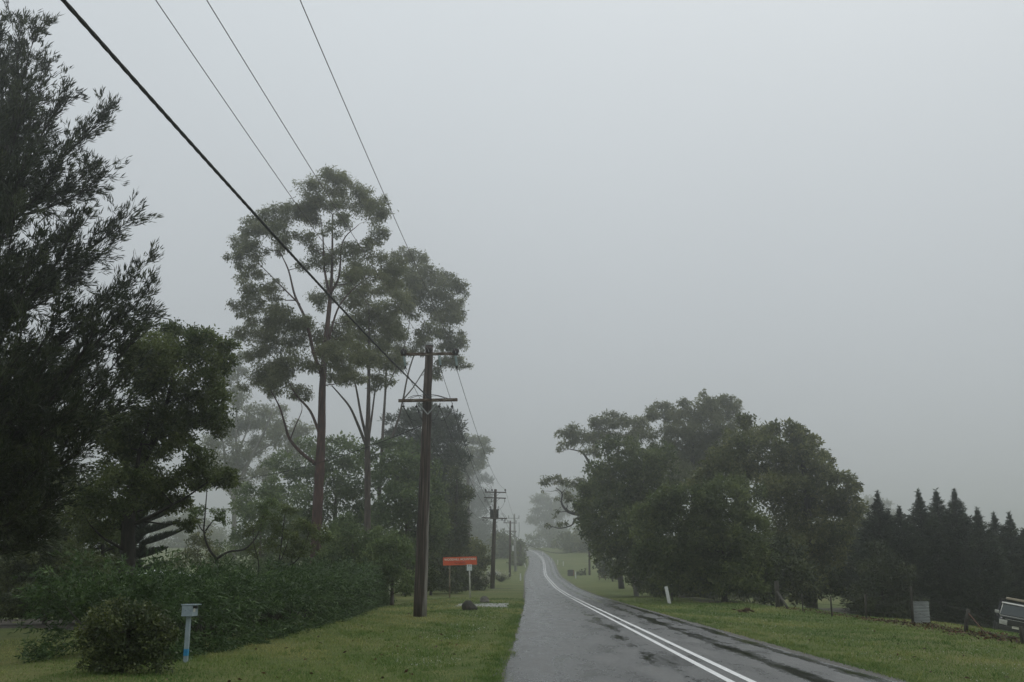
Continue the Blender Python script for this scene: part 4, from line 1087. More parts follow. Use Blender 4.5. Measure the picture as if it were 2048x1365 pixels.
# ---- clipped-by-nobody hedge along the left verge, made of weeping sprays
def hedge():
    rng = np.random.default_rng(101)
    fb = np.array([ground(a, b_)[:2] for a, b_ in [(322, 1324), (440, 1302), (560, 1272), (640, 1251), (700, 1233), (745, 1215), (775, 1203)]])
    fb = catmull(fb, 10)
    d_ = np.concatenate([[0], np.cumsum(np.linalg.norm(np.diff(fb, axis=0), axis=1))])
    Lh = d_[-1]
    base = np.array((fb[len(fb) // 2][0] - 1.2, fb[len(fb) // 2][1], float(terrain(fb[len(fb) // 2][0] - 1.2, fb[len(fb) // 2][1]))))
    root = thing('hedge', 'long feathery dark green hedge bordering the left grass verge', 'hedge', base)
    def frame(s):
        x = np.interp(s, d_, fb[:, 0]); y = np.interp(s, d_, fb[:, 1])
        return x, y
    def height(s):
        y = np.interp(s, d_, fb[:, 1])
        return np.interp(y, [15, 22, 30, 40, 52, 68], [1.42, 1.46, 1.5, 1.62, 1.85, 2.1]) + .1 * np.sin(s * 1.9) + .08 * np.sin(s * .73 + 1) + .05 * np.sin(s * 4.7)
    LV = []; TI = []; SV = []; SF = []; sn = 0
    ns = 10000
    # more sprays where the hedge is near
    pdf = 1.0 / (np.interp(np.linspace(0, Lh, 400), d_, fb[:, 1])) ** 1.1
    cdf = np.cumsum(pdf); cdf /= cdf[-1]
    s_ = np.interp(rng.uniform(0, 1, ns), cdf, np.linspace(0, Lh, 400))
    for s in s_:
        x, y = frame(s); h = height(s); W = 1.25 + .1 * math.sin(s * 1.3)
        a = rng.uniform(-.05, 1) ; a = a * math.pi        # 0 = road side, pi = far side
        lump = 1 + .13 * math.sin(s * 2.7 + a * 3) + .1 * math.sin(s * 6.1 - a * 5)
        ce, sn_ = math.cos(a), math.sin(a)
        zz_ = h * max(0.02, (sn_ ** .55 if sn_ > 0 else 0)) * (1 if sn_ > .3 else rng.uniform(.15, 1)) * lump * rng.uniform(.72, 1.02)
        xx_ = x - W + W * np.sign(ce) * abs(ce) ** .5 * lump * rng.uniform(.72, 1.0)
        gz = float(terrain(xx_, y))
        o = np.array((xx_, y, gz + max(.06, zz_)))
        out_ = np.array((ce, rng.normal(0, .5), .55 * max(0, sn_) + .1))
        dr = unit(out_ + rng.normal(0, .25, 3))
        sc = np.interp(y, [15, 60], [1.0, 2.0])
        ln = rng.uniform(.2, .42) * (1 + .25 * (sc - 1))
        n = 13
        u = np.linspace(.0, 1, n)[:, None]
        droop = np.array((0, 0, -1)) * (.35 * ln) * u ** 2
        pos = o + dr * ln * u + droop + rng.normal(0, .012, (n, 3))
        ax = dr * .7 + rng.normal(0, .45, (n, 3)) + np.array((0, 0, -.25))
        LV.append(leaves(pos, ax, .1 * sc, .024 * sc, rng))
        TI.append(np.clip(rng.uniform(0, .6) + rng.uniform(0, .4, n), 0, 1))
    fastquads('foliage', np.concatenate(LV), np.concatenate(TI), 'hedge_leaf', root, base)
    # woody, leaf-choked core
    core = MB()
    for s in np.arange(1.2, Lh, .55):
        x, y = frame(s); h = height(s)
        for q in range(4):
            a0 = np.array((x - 1.3 + rng.normal(0, .2), y + rng.normal(0, .2), float(terrain(x - 1.3, y)) - .05))
            e = a0 + np.array((rng.normal(0, .5), rng.normal(0, .4), h * rng.uniform(.6, .85)))
            core.tube([a0, (a0 + e) / 2 + rng.normal(0, .08, 3), e], [.03, .02, .008], 4)
    core.build('stems', 'bark_dark', root, base).name = 'stem_thicket'
hedge()

# ---- glossy bush at the hedge's end
g = ground(255, 1342)
cb = P(255, 1270, 16.6)
tree('leafy_bush', 'rounded broad-leaved bush with yellow-green tips beside the letterbox', 16.8,
     [(255, 1345, .05), (255, 1310, .045), (256, 1260, .03)],
     [(250, 1222, 52, 24), (205, 1245, 40, 32), (300, 1240, 40, 32), (255, 1260, 60, 38), (200, 1290, 36, 36), (310, 1285, 40, 38), (255, 1305, 62, 34), (215, 1322, 44, 20), (300, 1318, 48, 24), (178, 1262, 20, 14), (330, 1262, 22, 30)],
     'bush', 'dark_leaf', 'bark_dark', 71, .8, cat='bush', lsz=1.35, depth=.5)

# ---- pampas grass and white-flowering plants by the far poles
def pampas(label, Y, px, py, rpx, seed, n=420, flowers=0, leaf='straw_leaf'):
    rng = np.random.default_rng(seed)
    b0 = onground(px, Y)
    root = thing('grass_clump', label, 'plant', b0, 'pale clumps along the verge by the far poles')
    k = mpp(Y); r = rpx * k
    az = rng.uniform(0, 2 * math.pi, n); el = rng.uniform(.35, 1.4, n)
    q = []
    for a, e_ in zip(az, el):
        dr = np.array((math.cos(a) * math.cos(e_), math.sin(a) * math.cos(e_), math.sin(e_)))
        p0 = b0 + np.array((math.cos(a), math.sin(a), 0)) * .1 * r
        m_ = p0 + dr * r * .75; t_ = m_ + np.array((math.cos(a), math.sin(a), -.5)) * r * .4 * rng.uniform(.4, 1)
        w_ = np.array((-math.sin(a), math.cos(a), 0)) * .9 * k
        q.append([p0 - w_ * .6, p0 + w_ * .6, m_ + w_, m_ - w_]); q.append([m_ - w_, m_ + w_, t_ + w_ * .2, t_ - w_ * .2])
    fastquads('foliage', np.array(q), np.repeat(rng.uniform(0, 1, n), 2), leaf, root, b0)
    if flowers:
        c = b0 + rng.normal(0, .38, (flowers, 3)) * r * np.array((1.2, 1.2, .5)) + np.array((0, 0, .62 * r))
        stuff(fastquads('flower_heads', leaves(np.repeat(c, 4, 0), rng.normal(size=(flowers * 4, 3)), 2.4 * k, 1.6 * k, rng), rng.uniform(0, 1, flowers * 4), 'flower_white', root, b0))
    return root
pampas('straw-coloured arching grass clump just left of second power pole', 122, 966, 1150, 26, 1)
pampas('white-flowering plant right of second power pole', 140, 1002, 1140, 20, 2, 200, 34, 'olive_leaf')
pampas('white-flowering plant at the foot of the misty hedge by third pole', 152, 985, 1140, 20, 3, 200, 26, 'olive_leaf')

# ---- grass blades, clover, fallen leaves (uncountable)
def scatter_grass():
    rng = np.random.default_rng(202)
    def blades(n, ylo, yhi, ul, ur, hmin, hmax):
        iy = rng.uniform(1 / yhi, 1 / ylo, n); y = 1 / iy
        u = rng.uniform(ul, ur, n) if not callable(ul) else ul(y, n)
        x = xc(y) + u
        return x, y
    X_, Y_ = [], []
    for (n, a, b_, ul, ur) in [(105000, 9, 75, -10.6, -3.5), (95000, 11, 75, 2.55, 11.0), (5000, 9, 70, -3.85, -3.45), (5000, 11, 70, 2.5, 2.95), (16000, 13, 32, -16, -9.8)]:
        x, y = blades(n, a, b_, ul, ur, .03, .07)
        X_.append(x); Y_.append(y)
    x = np.concatenate(X_); y = np.concatenate(Y_)
    n = len(x)
    pn = .42 + .22 * np.sin(x * 1.1 + 2 * np.sin(y * .31)) + .2 * np.sin(y * .43 + x * .5 + 1.5 * np.sin(x * .8)) + .12 * np.sin(x * 3.1 + y * 1.3) + .24 * sstep(-5.4, -7.0, x - xc(y)) * sstep(17, 26, y) + rng.normal(0, .16, n)
    z = terrain(x, y)
    sc = np.clip(y / 16.0, .8, 3.6)
    h = rng.uniform(.022, .055, n) * sc ** .45
    w = rng.uniform(.004, .008, n) * sc
    az = rng.uniform(0, 2 * math.pi, n)
    lean = rng.normal(0, .55, (n, 2)) * h[:, None]
    b0 = np.stack([x, y, z - .005], -1)
    s = np.stack([np.cos(az) * w, np.sin(az) * w, np.zeros(n)], -1)
    tip = b0 + np.stack([lean[:, 0], lean[:, 1], h], -1)
    tris = np.stack([b0 - s, b0 + s, tip], 1)
    stuff(fastquads('grass', tris, np.clip(pn, 0, 1), 'grass_blade', tri=True))
    o = bpy.data.objects['grass']
    tag(o, 'short damp mown grass of both roadside verges', 'grass')
    # taller tufts at the road edges, round posts and scattered weeds
    ncl_ = 620
    yc_ = 1 / rng.uniform(1 / 55, 1 / 10, ncl_)
    pick = rng.uniform(0, 1, ncl_)
    uc_ = np.where(pick < .3, rng.normal(-3.75, .12, ncl_), np.where(pick < .55, rng.normal(2.85, .14, ncl_), np.where(pick < .8, rng.uniform(-9, -4, ncl_), rng.uniform(3, 10.5, ncl_))))
    nb_ = 34
    y = np.repeat(yc_, nb_) + rng.normal(0, .07, ncl_ * nb_); x = np.repeat(xc(yc_) + uc_, nb_) + rng.normal(0, .07, ncl_ * nb_)
    n = len(x); h = rng.uniform(.04, .12, n) * np.repeat(rng.uniform(.6, 1.3, ncl_), nb_); sc = np.clip(y / 16.0, .8, 3)
    w = rng.uniform(.004, .008, n) * sc; az = rng.uniform(0, 2 * math.pi, n)
    b0 = np.stack([x, y, terrain(x, y) - .005], -1)
    s = np.stack([np.cos(az) * w, np.sin(az) * w, np.zeros(n)], -1)
    tip = b0 + np.stack([rng.normal(0, .5, n) * h, rng.normal(0, .5, n) * h, h], -1)
    o = stuff(fastquads('grass_tufts', np.stack([b0 - s, b0 + s, tip], 1), np.clip(np.repeat(rng.uniform(0, .75, ncl_), nb_) + rng.normal(0, .1, n), 0, 1), 'grass_blade', tri=True))
    tag(o, 'longer grass tufts along both ragged road edges and verges', 'grass')
    # clover heads
    m_ = 1500
    y = 1 / rng.uniform(1 / 45, 1 / 11, m_)
    side = rng.uniform(0, 1, m_) < .5
    u = np.where(side, -4.2 - rng.gamma(2.0, .45, m_), 3.1 + rng.gamma(2.0, .8, m_))
    x = xc(y) + u
    keep = (np.sin(x * 2.1 + y * .9) + np.sin(y * 1.7 - x)) > .35
    x, y = x[keep], y[keep]
    c = np.stack([x, y, terrain(x, y) + .045], -1)
    rr_ = np.clip(y / 20, .6, 1.8)
    q = leaves(np.repeat(c, 2, 0), rng.normal(size=(2 * len(c), 3)), .016, .014, rng)
    b_ = q[:, :1]; q = b_ + (q - b_) * np.repeat(rr_, 2)[:, None, None]
    o = stuff(fastquads('clover_flowers', q, rng.uniform(0, 1, len(q)), 'flower_white'))
    tag(o, 'tiny white clover flowers dotted over the verges', 'flowers')
    # brown leaf litter along the fence
    m_ = 1900
    fx = np.array([ground(a, b_)[:2] for a, b_ in [(1560, 1217), (1665, 1230), (1740, 1240), (1825, 1250), (1935, 1268), (2060, 1292)]])
    t = rng.uniform(0, 1, m_) ** .8 * (len(fx) - 1)
    x = np.interp(t, np.arange(len(fx)), fx[:, 0]) + rng.normal(.1, .3, m_); y = np.interp(t, np.arange(len(fx)), fx[:, 1]) + rng.normal(0, .35, m_)
    c = np.stack([x, y, terrain(x, y) + rng.uniform(.005, .05, m_)], -1)
    o = stuff(fastquads('leaf_litter', leaves(c, rng.normal(size=(m_, 3)) * np.array((1, 1, .4)), .1, .05, rng), rng.uniform(0, 1, m_) ** 1.4, 'dead_leaf'))
    tag(o, 'band of brown fallen leaves along the wire fence', 'leaves')
    # stray fallen leaves on the verges
    m_ = 220
    y = 1 / rng.uniform(1 / 50, 1 / 10, m_); side = rng.uniform(0, 1, m_) < .6
    x = xc(y) + np.where(side, rng.uniform(-9, -3.6, m_), rng.uniform(2.7, 9, m_))
    c = np.stack([x, y, terrain(x, y) + .03], -1)
    o = stuff(fastquads('fallen_leaves', leaves(c, rng.normal(size=(m_, 3)) * np.array((1, 1, .3)), .09, .045, rng), rng.uniform(0, .8, m_), 'dead_leaf'))
    tag(o, 'stray dead leaves scattered over the grass verges', 'leaves')
scatter_grass()
def leaf_heap(label, px, py, n, r, seed):
    rng = np.random.default_rng(seed)
    b0 = ground(px, py)
    c = b0 + rng.normal(0, 1, (n, 3)) * np.array((r, r * .5, 0)) + np.stack([np.zeros(n), np.zeros(n), rng.uniform(.02, .16, n)], -1)
    o = fastquads('dead_frond', leaves(c, rng.normal(size=(n, 3)) * np.array((1, .6, .35)), .2, .06, rng), rng.uniform(.2, .8, n), 'dead_leaf', None, b0)
    tag(o, label, 'leaves')
leaf_heap('reddish-brown dead frond lying alone on the right verge', 1491, 1226, 90, .13, 3)

# ================================================================== POWER POLES AND WIRES
def pole_base(px, py, Y):
    b0 = P(px, py, Y)
    b0[2] = float(terrain(b0[0], Y))
    return b0
def insulator_stack(mb, p, q, n=7, r=.075, mi=0):
    p = np.array(p, float); q = np.array(q, float)
    for i in range(n):
        c = p + (q - p) * (i + .5) / n
        dd = (q - p) / n * .33
        mb.tube([c - dd, c, c + dd], [r * .45, r, r * .5], 10, mi)
    mb.tube([p, q], [.022, .022], 6, mi)
# near pole -----------------------------------------------------------------
YP = 40.0
b1 = pole_base(840, 1232, YP)
t1 = P(858.5, 692, YP + .1)
np_root = thing('power_pole', 'near weathered timber power pole with two crossarms on the left verge', 'power pole', b1, 'power poles along the road')
mb = MB()
rngp = np.random.default_rng(8)
pp = np.array([b1 + (t1 - b1) * f for f in np.linspace(0, 1, 18)]); pp[0][2] -= .3
pr = np.interp(np.linspace(0, 1, 18), [0, .25, 1], [.27, .245, .155]) * (1 + rngp.normal(0, .012, 18))
pp[1:, 0] += rngp.normal(0, .008, 17)
mb.tube(pp, pr, 20); mb.build('pole', 'pole_wood', np_root, b1)
mb = MB(); mb.tube([t1 + np.array((0, 0, -.005)), t1 + np.array((0, 0, .035)), t1 + np.array((0, 0, .06))], [.172, .168, .1], 16); mb.build('pole_cap', 'galvanised', np_root, b1)
def arm(px0, py0, px1, py1, Y, sx=.11, parent=None, origin=None, mat='arm_wood'):
    a, b_ = P(px0, py0, Y), P(px1, py1, Y)
    mbx = MB()
    ln = np.linalg.norm(b_ - a); c = (a + b_) / 2
    ang = math.atan2(b_[2] - a[2], b_[0] - a[0])
    mbx.box(c, (ln, sx, sx), Matrix.Rotation(-ang, 3, 'Y'), bevel=.008)
    return mbx.build('crossarm', mat, parent, origin), a, b_
Yf = YP - .24
arm(802, 709, 916, 708, Yf, .11, np_root, b1)
arm(797, 802, 915, 800, Yf, .12, np_root, b1)
for (px, py) in ((807, 704), (857, 700), (911, 703)):
    c = P(px, py, Yf - .16)
    mb = MB(); mb.lathe(c, [(.02, .0), (.125, .012), (.135, .03), (.12, .05), (.04, .07), (.03, .13)], 20, 'Y'); mb.build('disc_insulator', 'dark_iron', np_root, b1)
    mb = MB(); mb.tube([c + np.array((0, -.02, 0)), c + np.array((.02, -.01, -.09)), c + np.array((.01, .1, -.12))], .014, 6); mb.build('clamp', 'steel', np_root, b1)
for (px, py) in ((808, 713), (878, 711), (911, 712)):
    p0 = P(px, py, Yf - .05); p1 = P(px + 3, py + 20, Yf - .05)
    mb = MB(); insulator_stack(mb, p0, p1, 8, .07); mb.build('ribbed_insulator', 'porcelain', np_root, b1)
    mb = MB(); mb.lathe(p1 + np.array((0, 0, -.05)), [(.02, -.05), (.035, 0), (.03, .05)], 8); mb.build('insulator_foot', 'dark_iron', np_root, b1)
v0 = P(855.5, 829, Yf - .02)
for sx in (-1, 1):
    e = P(855.5 + sx * 18, 808, Yf - .02)
    mb = MB(); a = np.array(v0); mid = (a + e) / 2; ln = np.linalg.norm(e - a)
    mb.box(mid, (ln, .012, .05), Matrix.Rotation(-math.atan2(e[2] - a[2], e[0] - a[0]), 3, 'Y')); mb.build('brace', 'galvanised', np_root, b1)
low_att = []
for px in (808, 834, 880, 905):
    p0 = P(px, 806, Yf); p1 = P(px - 1, 813, Yf + .05)
    mb = MB(); mb.tube([p0, p1], .016, 6); mb.lathe(p1, [(.02, -.05), (.05, -.03), (.055, 0), (.035, .03)], 10); mb.build('shackle_insulator', 'dark_iron', np_root, b1)
    low_att.append(p1)
for (a, b_, sag) in ((815, 850, 6), (850, 890, -5), (820, 895, -8)):       # short jumper loops on the lower arm
    pa, pb = P(a, 797, Yf - .05), P(b_, 797, Yf - .05)
    t = np.linspace(0, 1, 9)[:, None]
    cc = pa + (pb - pa) * t + np.array((0, 0, 1)) * (abs(sag) * .02) * np.sin(np.pi * t)
    mb = MB(); mb.tube(cc, .012, 5); mb.build('jumper', 'wire_black', np_root, b1)
def droop(pa, pb, sag, n=24):
    t = np.linspace(0, 1, n)[:, None]
    return np.asarray(pa) + (np.asarray(pb) - np.asarray(pa)) * t - np.array((0, 0, 1)) * sag * 4 * t * (1 - t)
for (a, b_) in ((808, 834), (880, 862), (834, 850), (905, 880)):
    cc = droop(P(a, 813, Yf), P(b_, 840, Yf + .15), .22, 9)
    mb = MB(); mb.tube(cc, .008, 5); mb.build('jumper', 'wire_black', np_root, b1)
# second pole ---------------------------------------------------------------
Y2 = 112.0
b2 = pole_base(984.5, 1175, Y2); t2 = P(991, 979, Y2)
p2 = thing('power_pole', 'dark power pole carrying a transformer, beyond the orange sign', 'power pole', b2, 'power poles along the road')
mb = MB(); mb.tube([b2 + np.array((0, 0, -.3)), b2 + (t2 - b2) * .3, b2 + (t2 - b2) * .7, t2], [.26, .235, .19, .15], 14); mb.build('pole', 'pole_brown', p2, b2)
for (x0, x1, y0, y1) in ((969.5, 1012, 984.5, 985.5), (968, 1012, 995.5, 997), (963, 1014.5, 1036, 1037.5)):
    arm(x0, y0, x1, y1, Y2 - .22, .12, p2, b2, 'pole_brown')
for px in (971, 984, 1010.5):
    c = P(px, 984, Y2 - .22)
    mb = MB(); mb.lathe(c, [(.03, 0), (.03, .1), (.09, .12), (.1, .2), (.06, .3)], 10); mb.build('pin_insulator', 'dark_iron', p2, b2)
    c = P(px - 1, 998, Y2 - .3); mb = MB(); insulator_stack(mb, c, c + np.array((0, 0, -.38)), 4, .06); mb.build('fuse', 'dark_iron', p2, b2)
for (a, b_) in (((985, 992), (979, 986)), ((993, 992), (1000, 986)), ((993, 1003), (1000, 997))):
    mb = MB(); mb.tube([P(*a, Y2 - .25), P(*b_, Y2 - .25)], .025, 5); mb.build('brace', 'steel', p2, b2)
tc = P(988.5, 1038, Y2 + .42)
mb = MB()
mb.box(tc + np.array((0, 0, .45)), (.95, .6, .95), bevel=.05)
for k_ in range(7): mb.box(tc + np.array((-.42 + k_ * .14, .36, .42)), (.03, .16, .7)); mb.box(tc + np.array((-.42 + k_ * .14, -.36, .42)), (.03, .12, .7))
tr_ = mb.build('transformer', 'dark_iron', p2, b2)
mb = MB(); mb.box(tc + np.array((0, 0, .98)), (1.1, .72, .09), bevel=.02); mb.build('transformer_lid', 'dark_iron', tr_, b2)
for sx in (-.4, 0, .4):
    mb = MB(); insulator_stack(mb, tc + np.array((sx, -.1, 1.02)), tc + np.array((sx * 1.15, -.1, 1.36)), 4, .07); mb.build('bushing', 'dark_iron', tr_, b2)
for (a, b_, s) in (((971, 999), (981, 1020), -.1), ((1010, 1002), (998, 1018), .5), ((984, 999), (985, 1018), .2), ((978, 1030), (972, 1036), -.25), ((1001, 1028), (1009, 1036), -.25), ((976, 1026), (966, 1036), -.3), ((1003, 1026), (1013, 1036), -.2)):
    mb = MB(); mb.tube(droop(P(*a, Y2 - .3), P(*b_, Y2 - .3), s * .5, 9), .013, 4); mb.build('jumper', 'wire_black', p2, b2)
for px in (966, 974, 1004, 1010): 
    c = P(px, 1038, Y2 - .25); mb = MB(); mb.lathe(c + np.array((0, 0, -.16)), [(.02, -.05), (.06, 0), (.06, .08), (.03, .14)], 8); mb.build('shackle_insulator', 'dark_iron', p2, b2)
# third pole ----------------------------------------------------------------
Y3 = 164.0
b3 = pole_base(1019.5, 1162, Y3); t3 = P(1020.5, 1042, Y3)
p3 = thing('power_pole', 'thin reddish-brown power pole with two crossarms, in light fog', 'power pole', b3, 'power poles along the road')
mb = MB(); mb.tube([b3 + np.array((0, 0, -.3)), (b3 + t3) / 2, t3], [.2, .17, .13], 12); mb.build('pole', 'pole_brown', p3, b3)
for (x0, x1, y0) in ((1007, 1034, 1046), (1008, 1033, 1062.5)):
    arm(x0, y0, x1, y0 + .5, Y3 - .2, .11, p3, b3, 'pole_brown')
for px in (1008.5, 1016, 1032):
    c = P(px, 1045, Y3 - .2); mb = MB(); mb.lathe(c, [(.03, 0), (.03, .1), (.09, .12), (.1, .2), (.05, .28)], 8); mb.build('pin_insulator', 'dark_iron', p3, b3)
for px in (1010, 1015, 1026, 1031):
    c = P(px, 1064, Y3 - .2); mb = MB(); mb.lathe(c, [(.02, -.18), (.06, -.12), (.05, -.03), (.02, 0)], 8); mb.build('shackle_insulator', 'dark_iron', p3, b3)
# fourth, concrete ------------------------------------------------------------
Y4 = 192.0
b4 = pole_base(1031, 1143, Y4); t4 = P(1028.5, 1028, Y4)
p4 = thing('power_pole', 'pale concrete pole with a white meter box, in thicker fog', 'power pole', b4, 'power poles along the road')
mb = MB(); mb.tube([b4 + np.array((0, 0, -.3)), (b4 + t4) / 2, t4], [.27, .22, .15], 14); mb.build('pole', 'concrete', p4, b4)
arm(1016, 1037, 1039, 1037, Y4 - .22, .1, p4, b4, 'steel')
for px in (1017.5, 1028, 1038):
    c = P(px, 1036.5, Y4 - .22); mb = MB(); mb.tube([c, c + np.array((0, 0, .5))], .05, 6); mb.build('pin_insulator', 'dark_iron', p4, b4)
c = P(1026, 1097, Y4 - .35); mb = MB(); mb.box(c, (.32, .3, 1.0), bevel=.03); mb.build('meter_box', 'white_paint', p4, b4)
c = P(1037.5, 1075, Y4 - .1); mb = MB(); mb.tube([P(1038, 1045, Y4 - .1), P(1038.5, 1060, Y4 - .1), c, b4 + (t4 - b4) * .6], .04, 5); mb.build('cable_drop', 'wire_black', p4, b4)
# far right pole
Y5 = 172.0
b5 = pole_base(1179, 1148, Y5); t5 = P(1178, 1010, Y5)
p5 = thing('power_pole', 'lone brown pole right of road beside the small misty bush', 'power pole', b5, 'power poles along the road')
mb = MB(); mb.tube([b5 + np.array((0, 0, -.3)), (b5 + t5) / 2, t5], [.19, .16, .12], 12); mb.build('pole', 'pole_brown', p5, b5)
arm(1168, 1014, 1188, 1014, Y5 - .18, .1, p5, b5, 'pole_brown')

def wire(label, pts, r, mat='wire_copper', group=None, name='power_line', seg=5):
    mbw = MB(); mbw.tube(pts, r, seg)
    o = mbw.build(name, mat, None, pts[0])
    return tag(o, label, 'wire', group)
def span_through(pa, px, py, zhere, yend, sag):
    """wire from pa that passes the ray of a pixel at height zhere and carries on to y = yend"""
    dd = P(px, py, 1.0) - np.array((0, 0, EYE))
    q = dd * (zhere - EYE) / dd[2] + np.array((0, 0, EYE))
    f = (yend - pa[1]) / (q[1] - pa[1])
    end = pa + (q - pa) * f; 
    t = (q[1] - pa[1]) / (end[1] - pa[1])
    n = 40
    tt = np.linspace(0, 1, n)[:, None]
    s0 = sag
    zend = (zhere + 4 * s0 * t * (1 - t) - pa[2] * (1 - t)) / t
    end[2] = zend
    return droop(pa, end, s0, n)
for (a, b_, px, py) in ((807, 704, 311, 0), (857, 700, 413, 0), (911, 703, 600, 0)):
    pa = P(a, b_, Yf - .18)
    wire('thin bare overhead wire strung from top crossarm of near pole, above the gums', span_through(pa, px, py, 9.6, -18, .55), .0075, group='thin top wires of near pole')
# twisted cable
pa = P(862, 800, Yf - .05)
cl_ = span_through(pa, 126, 0, 7.7, -18, .55)
fine_ = np.stack([np.interp(np.linspace(0, 39, 620), np.arange(40), cl_[:, i]) for i in range(3)], -1)
tg = unit(np.gradient(fine_, axis=0)); uu = unit(np.cross(tg, (0, 0, 1.0))); ww = np.cross(tg, uu)
ph = np.linspace(0, 2 * math.pi * 58 * .9, 620)
rootc = thing('overhead_cable', 'thick black twisted cable rising from lower crossarm of near pole', 'cable', pa)
for k_ in range(4):
    a_ = ph + k_ * math.pi / 2
    mbw = MB(); mbw.tube(fine_ + .0145 * (np.cos(a_)[:, None] * uu + np.sin(a_)[:, None] * ww), .0135, 5); mbw.build('strand', 'wire_black', rootc, pa)
# near pole -> second pole
for (a, b_), (c_, e_) in zip(((808, 735), (880, 734), (912, 734)), ((971, 978), (984, 978), (1010.5, 979))):
    wire('thin top wire spanning between near pole and transformer pole', droop(P(a, b_, Yf), P(c_, e_, Y2 - .22), 1.1), .011, 'wire_black', 'top wires between the two nearest poles')
for p0, px in zip(low_att, (966, 974, 1004, 1010)):
    wire('lower wire spanning between near pole and transformer pole', droop(p0, P(px, 1041, Y2 - .25), 1.3), .012, 'wire_black', 'lower wires between the two nearest poles')
for (a, c_) in ((971, 1008.5), (984, 1016), (1010.5, 1032)):
    wire('top wire from transformer pole to thin reddish pole', droop(P(a, 978, Y2 - .22), P(c_, 1042, Y3 - .2), .5), .011, 'wire_black', 'top wires past the transformer pole')
for (a, c_) in ((966, 1010), (1010, 1031)):
    wire('lower wire from transformer pole to thin reddish pole', droop(P(a, 1041, Y2 - .25), P(c_, 1066, Y3 - .2), .5), .012, 'wire_black', 'lower wires past the transformer pole')
for (a, c_) in ((1008.5, 1017.5), (1032, 1038)):
    wire('top wire from reddish pole to concrete pole', droop(P(a, 1043, Y3 - .2), P(c_, 1032, Y4 - .22), .2), .011, 'wire_black', 'wires between reddish and concrete poles')
wire('sagging service cable from reddish pole across the far road', droop(P(1021, 1066, Y3 - .15), P(1178, 1094, Y5), 2.0), .035, 'wire_black', name='service_cable')
wire('service cable crossing left from near pole through the gums', droop(P(842, 852, Yf + .2), P(330, 958, 62), .9), .016, 'wire_black', name='service_cable')

# ================================================================== SIGNS AND SMALL THINGS
def text_mesh(name, body, size, mat, parent, loc, rot, align='CENTER', extrude=.004, offset=.0, shear=0.0, scale=(1, 1, 1)):
    cu = bpy.data.curves.new(name, 'FONT'); cu.body = body; cu.size = size; cu.align_x = align; cu.align_y = 'CENTER'
    cu.extrude = extrude; cu.offset = offset; cu.shear = shear
    tmp = bpy.data.objects.new('tmp_text', cu); COL.objects.link(tmp)
    bpy.context.view_layer.update()
    dg = bpy.context.evaluated_depsgraph_get()
    me = bpy.data.meshes.new_from_object(tmp.evaluated_get(dg))
    bpy.data.objects.remove(tmp); bpy.data.curves.remove(cu)
    me.name = name; me.materials.clear(); me.materials.append(MATS[mat])
    o = link(name, me, parent); o.location = loc; o.rotation_euler = rot; o.scale = scale
    return o
# orange sign
YS = 76.0
sb = onground(919, YS)
srot = R(2)
sg = thing('road_sign', 'orange place-name sign on two posts above the left verge', 'sign', sb)
cz = P(920, 1122.5, YS)
kS = mpp(YS)
def rel(v): return tuple(float(q) for q in (np.asarray(v) - sb))
tilt = R(-1.6)
mb = MB(); mb.box(cz + np.array((0, -.05, 0)), (66 * kS, .03, 15.6 * kS), Matrix.Rotation(tilt, 3, 'Y'), bevel=.006); board = mb.build('sign_board', 'sign_orange', sg, sb)
text_mesh('lettering', 'WOODHILL MOUNTAIN', .214, 'sign_letter', board, rel(cz + np.array((0.0, -.072, 3.0 * kS))), (R(90), tilt, 0), offset=.006, scale=(.985, 1, 1))
# the small dark script line, too weathered to read: one cursive stroke
mbs = MB()
xs_ = np.linspace(-.42, .42, 90); ph_ = np.linspace(0, 2 * math.pi * 10, 90)
hh = .05 + .035 * (np.abs(np.sin(np.linspace(.2, 9.2, 90))) > .93)
st = [cz + np.array((x_ + .018 * math.cos(p_), -.07, -3.3 * kS + h_ * math.sin(p_) + x_ * .028)) for x_, p_, h_ in zip(xs_, ph_, hh)]
mbs.tube(st, .008, 4); mbs.build('script_line', 'sign_script', board, sb)
for px, mat_, pyb in ((899.5, 'post_timber', 1190), (940.5, 'off_white', 1195)):
    bp0 = P(px, pyb, YS); bp0[2] = float(terrain(bp0[0], YS)) - .2
    tp0 = P(px - (0 if px < 920 else 2), 1113.5, YS); tp0[1] = YS + .01; bp0[1] = YS + .01
    mb = MB(); mb.tube([bp0, (bp0 + tp0) / 2, tp0], [.06, .056, .052], 10); mb.build('post', mat_, sg, sb)
c = P(938.8, 1135.5, YS) + np.array((0, -.075, 0))
mb = MB(); mb.box(c, (10 * kS, .015, 12 * kS), bevel=.004); pl = mb.build('notice_plate', 'sign_white', sg, sb)
text_mesh('lettering', 'P', .2, 'sign_dark', pl, rel(c + np.array((-.05, -.012, .1))), (R(90), 0, 0), extrude=.003)
mb = MB(); mb.box(c + np.array((.08, -.01, .12)), (.025, .006, .1)); mb.box(c + np.array((.12, -.01, .12)), (.02, .006, .08)); mb.build('plate_marks', 'sign_dark', pl, sb).name = 'plate_mark'

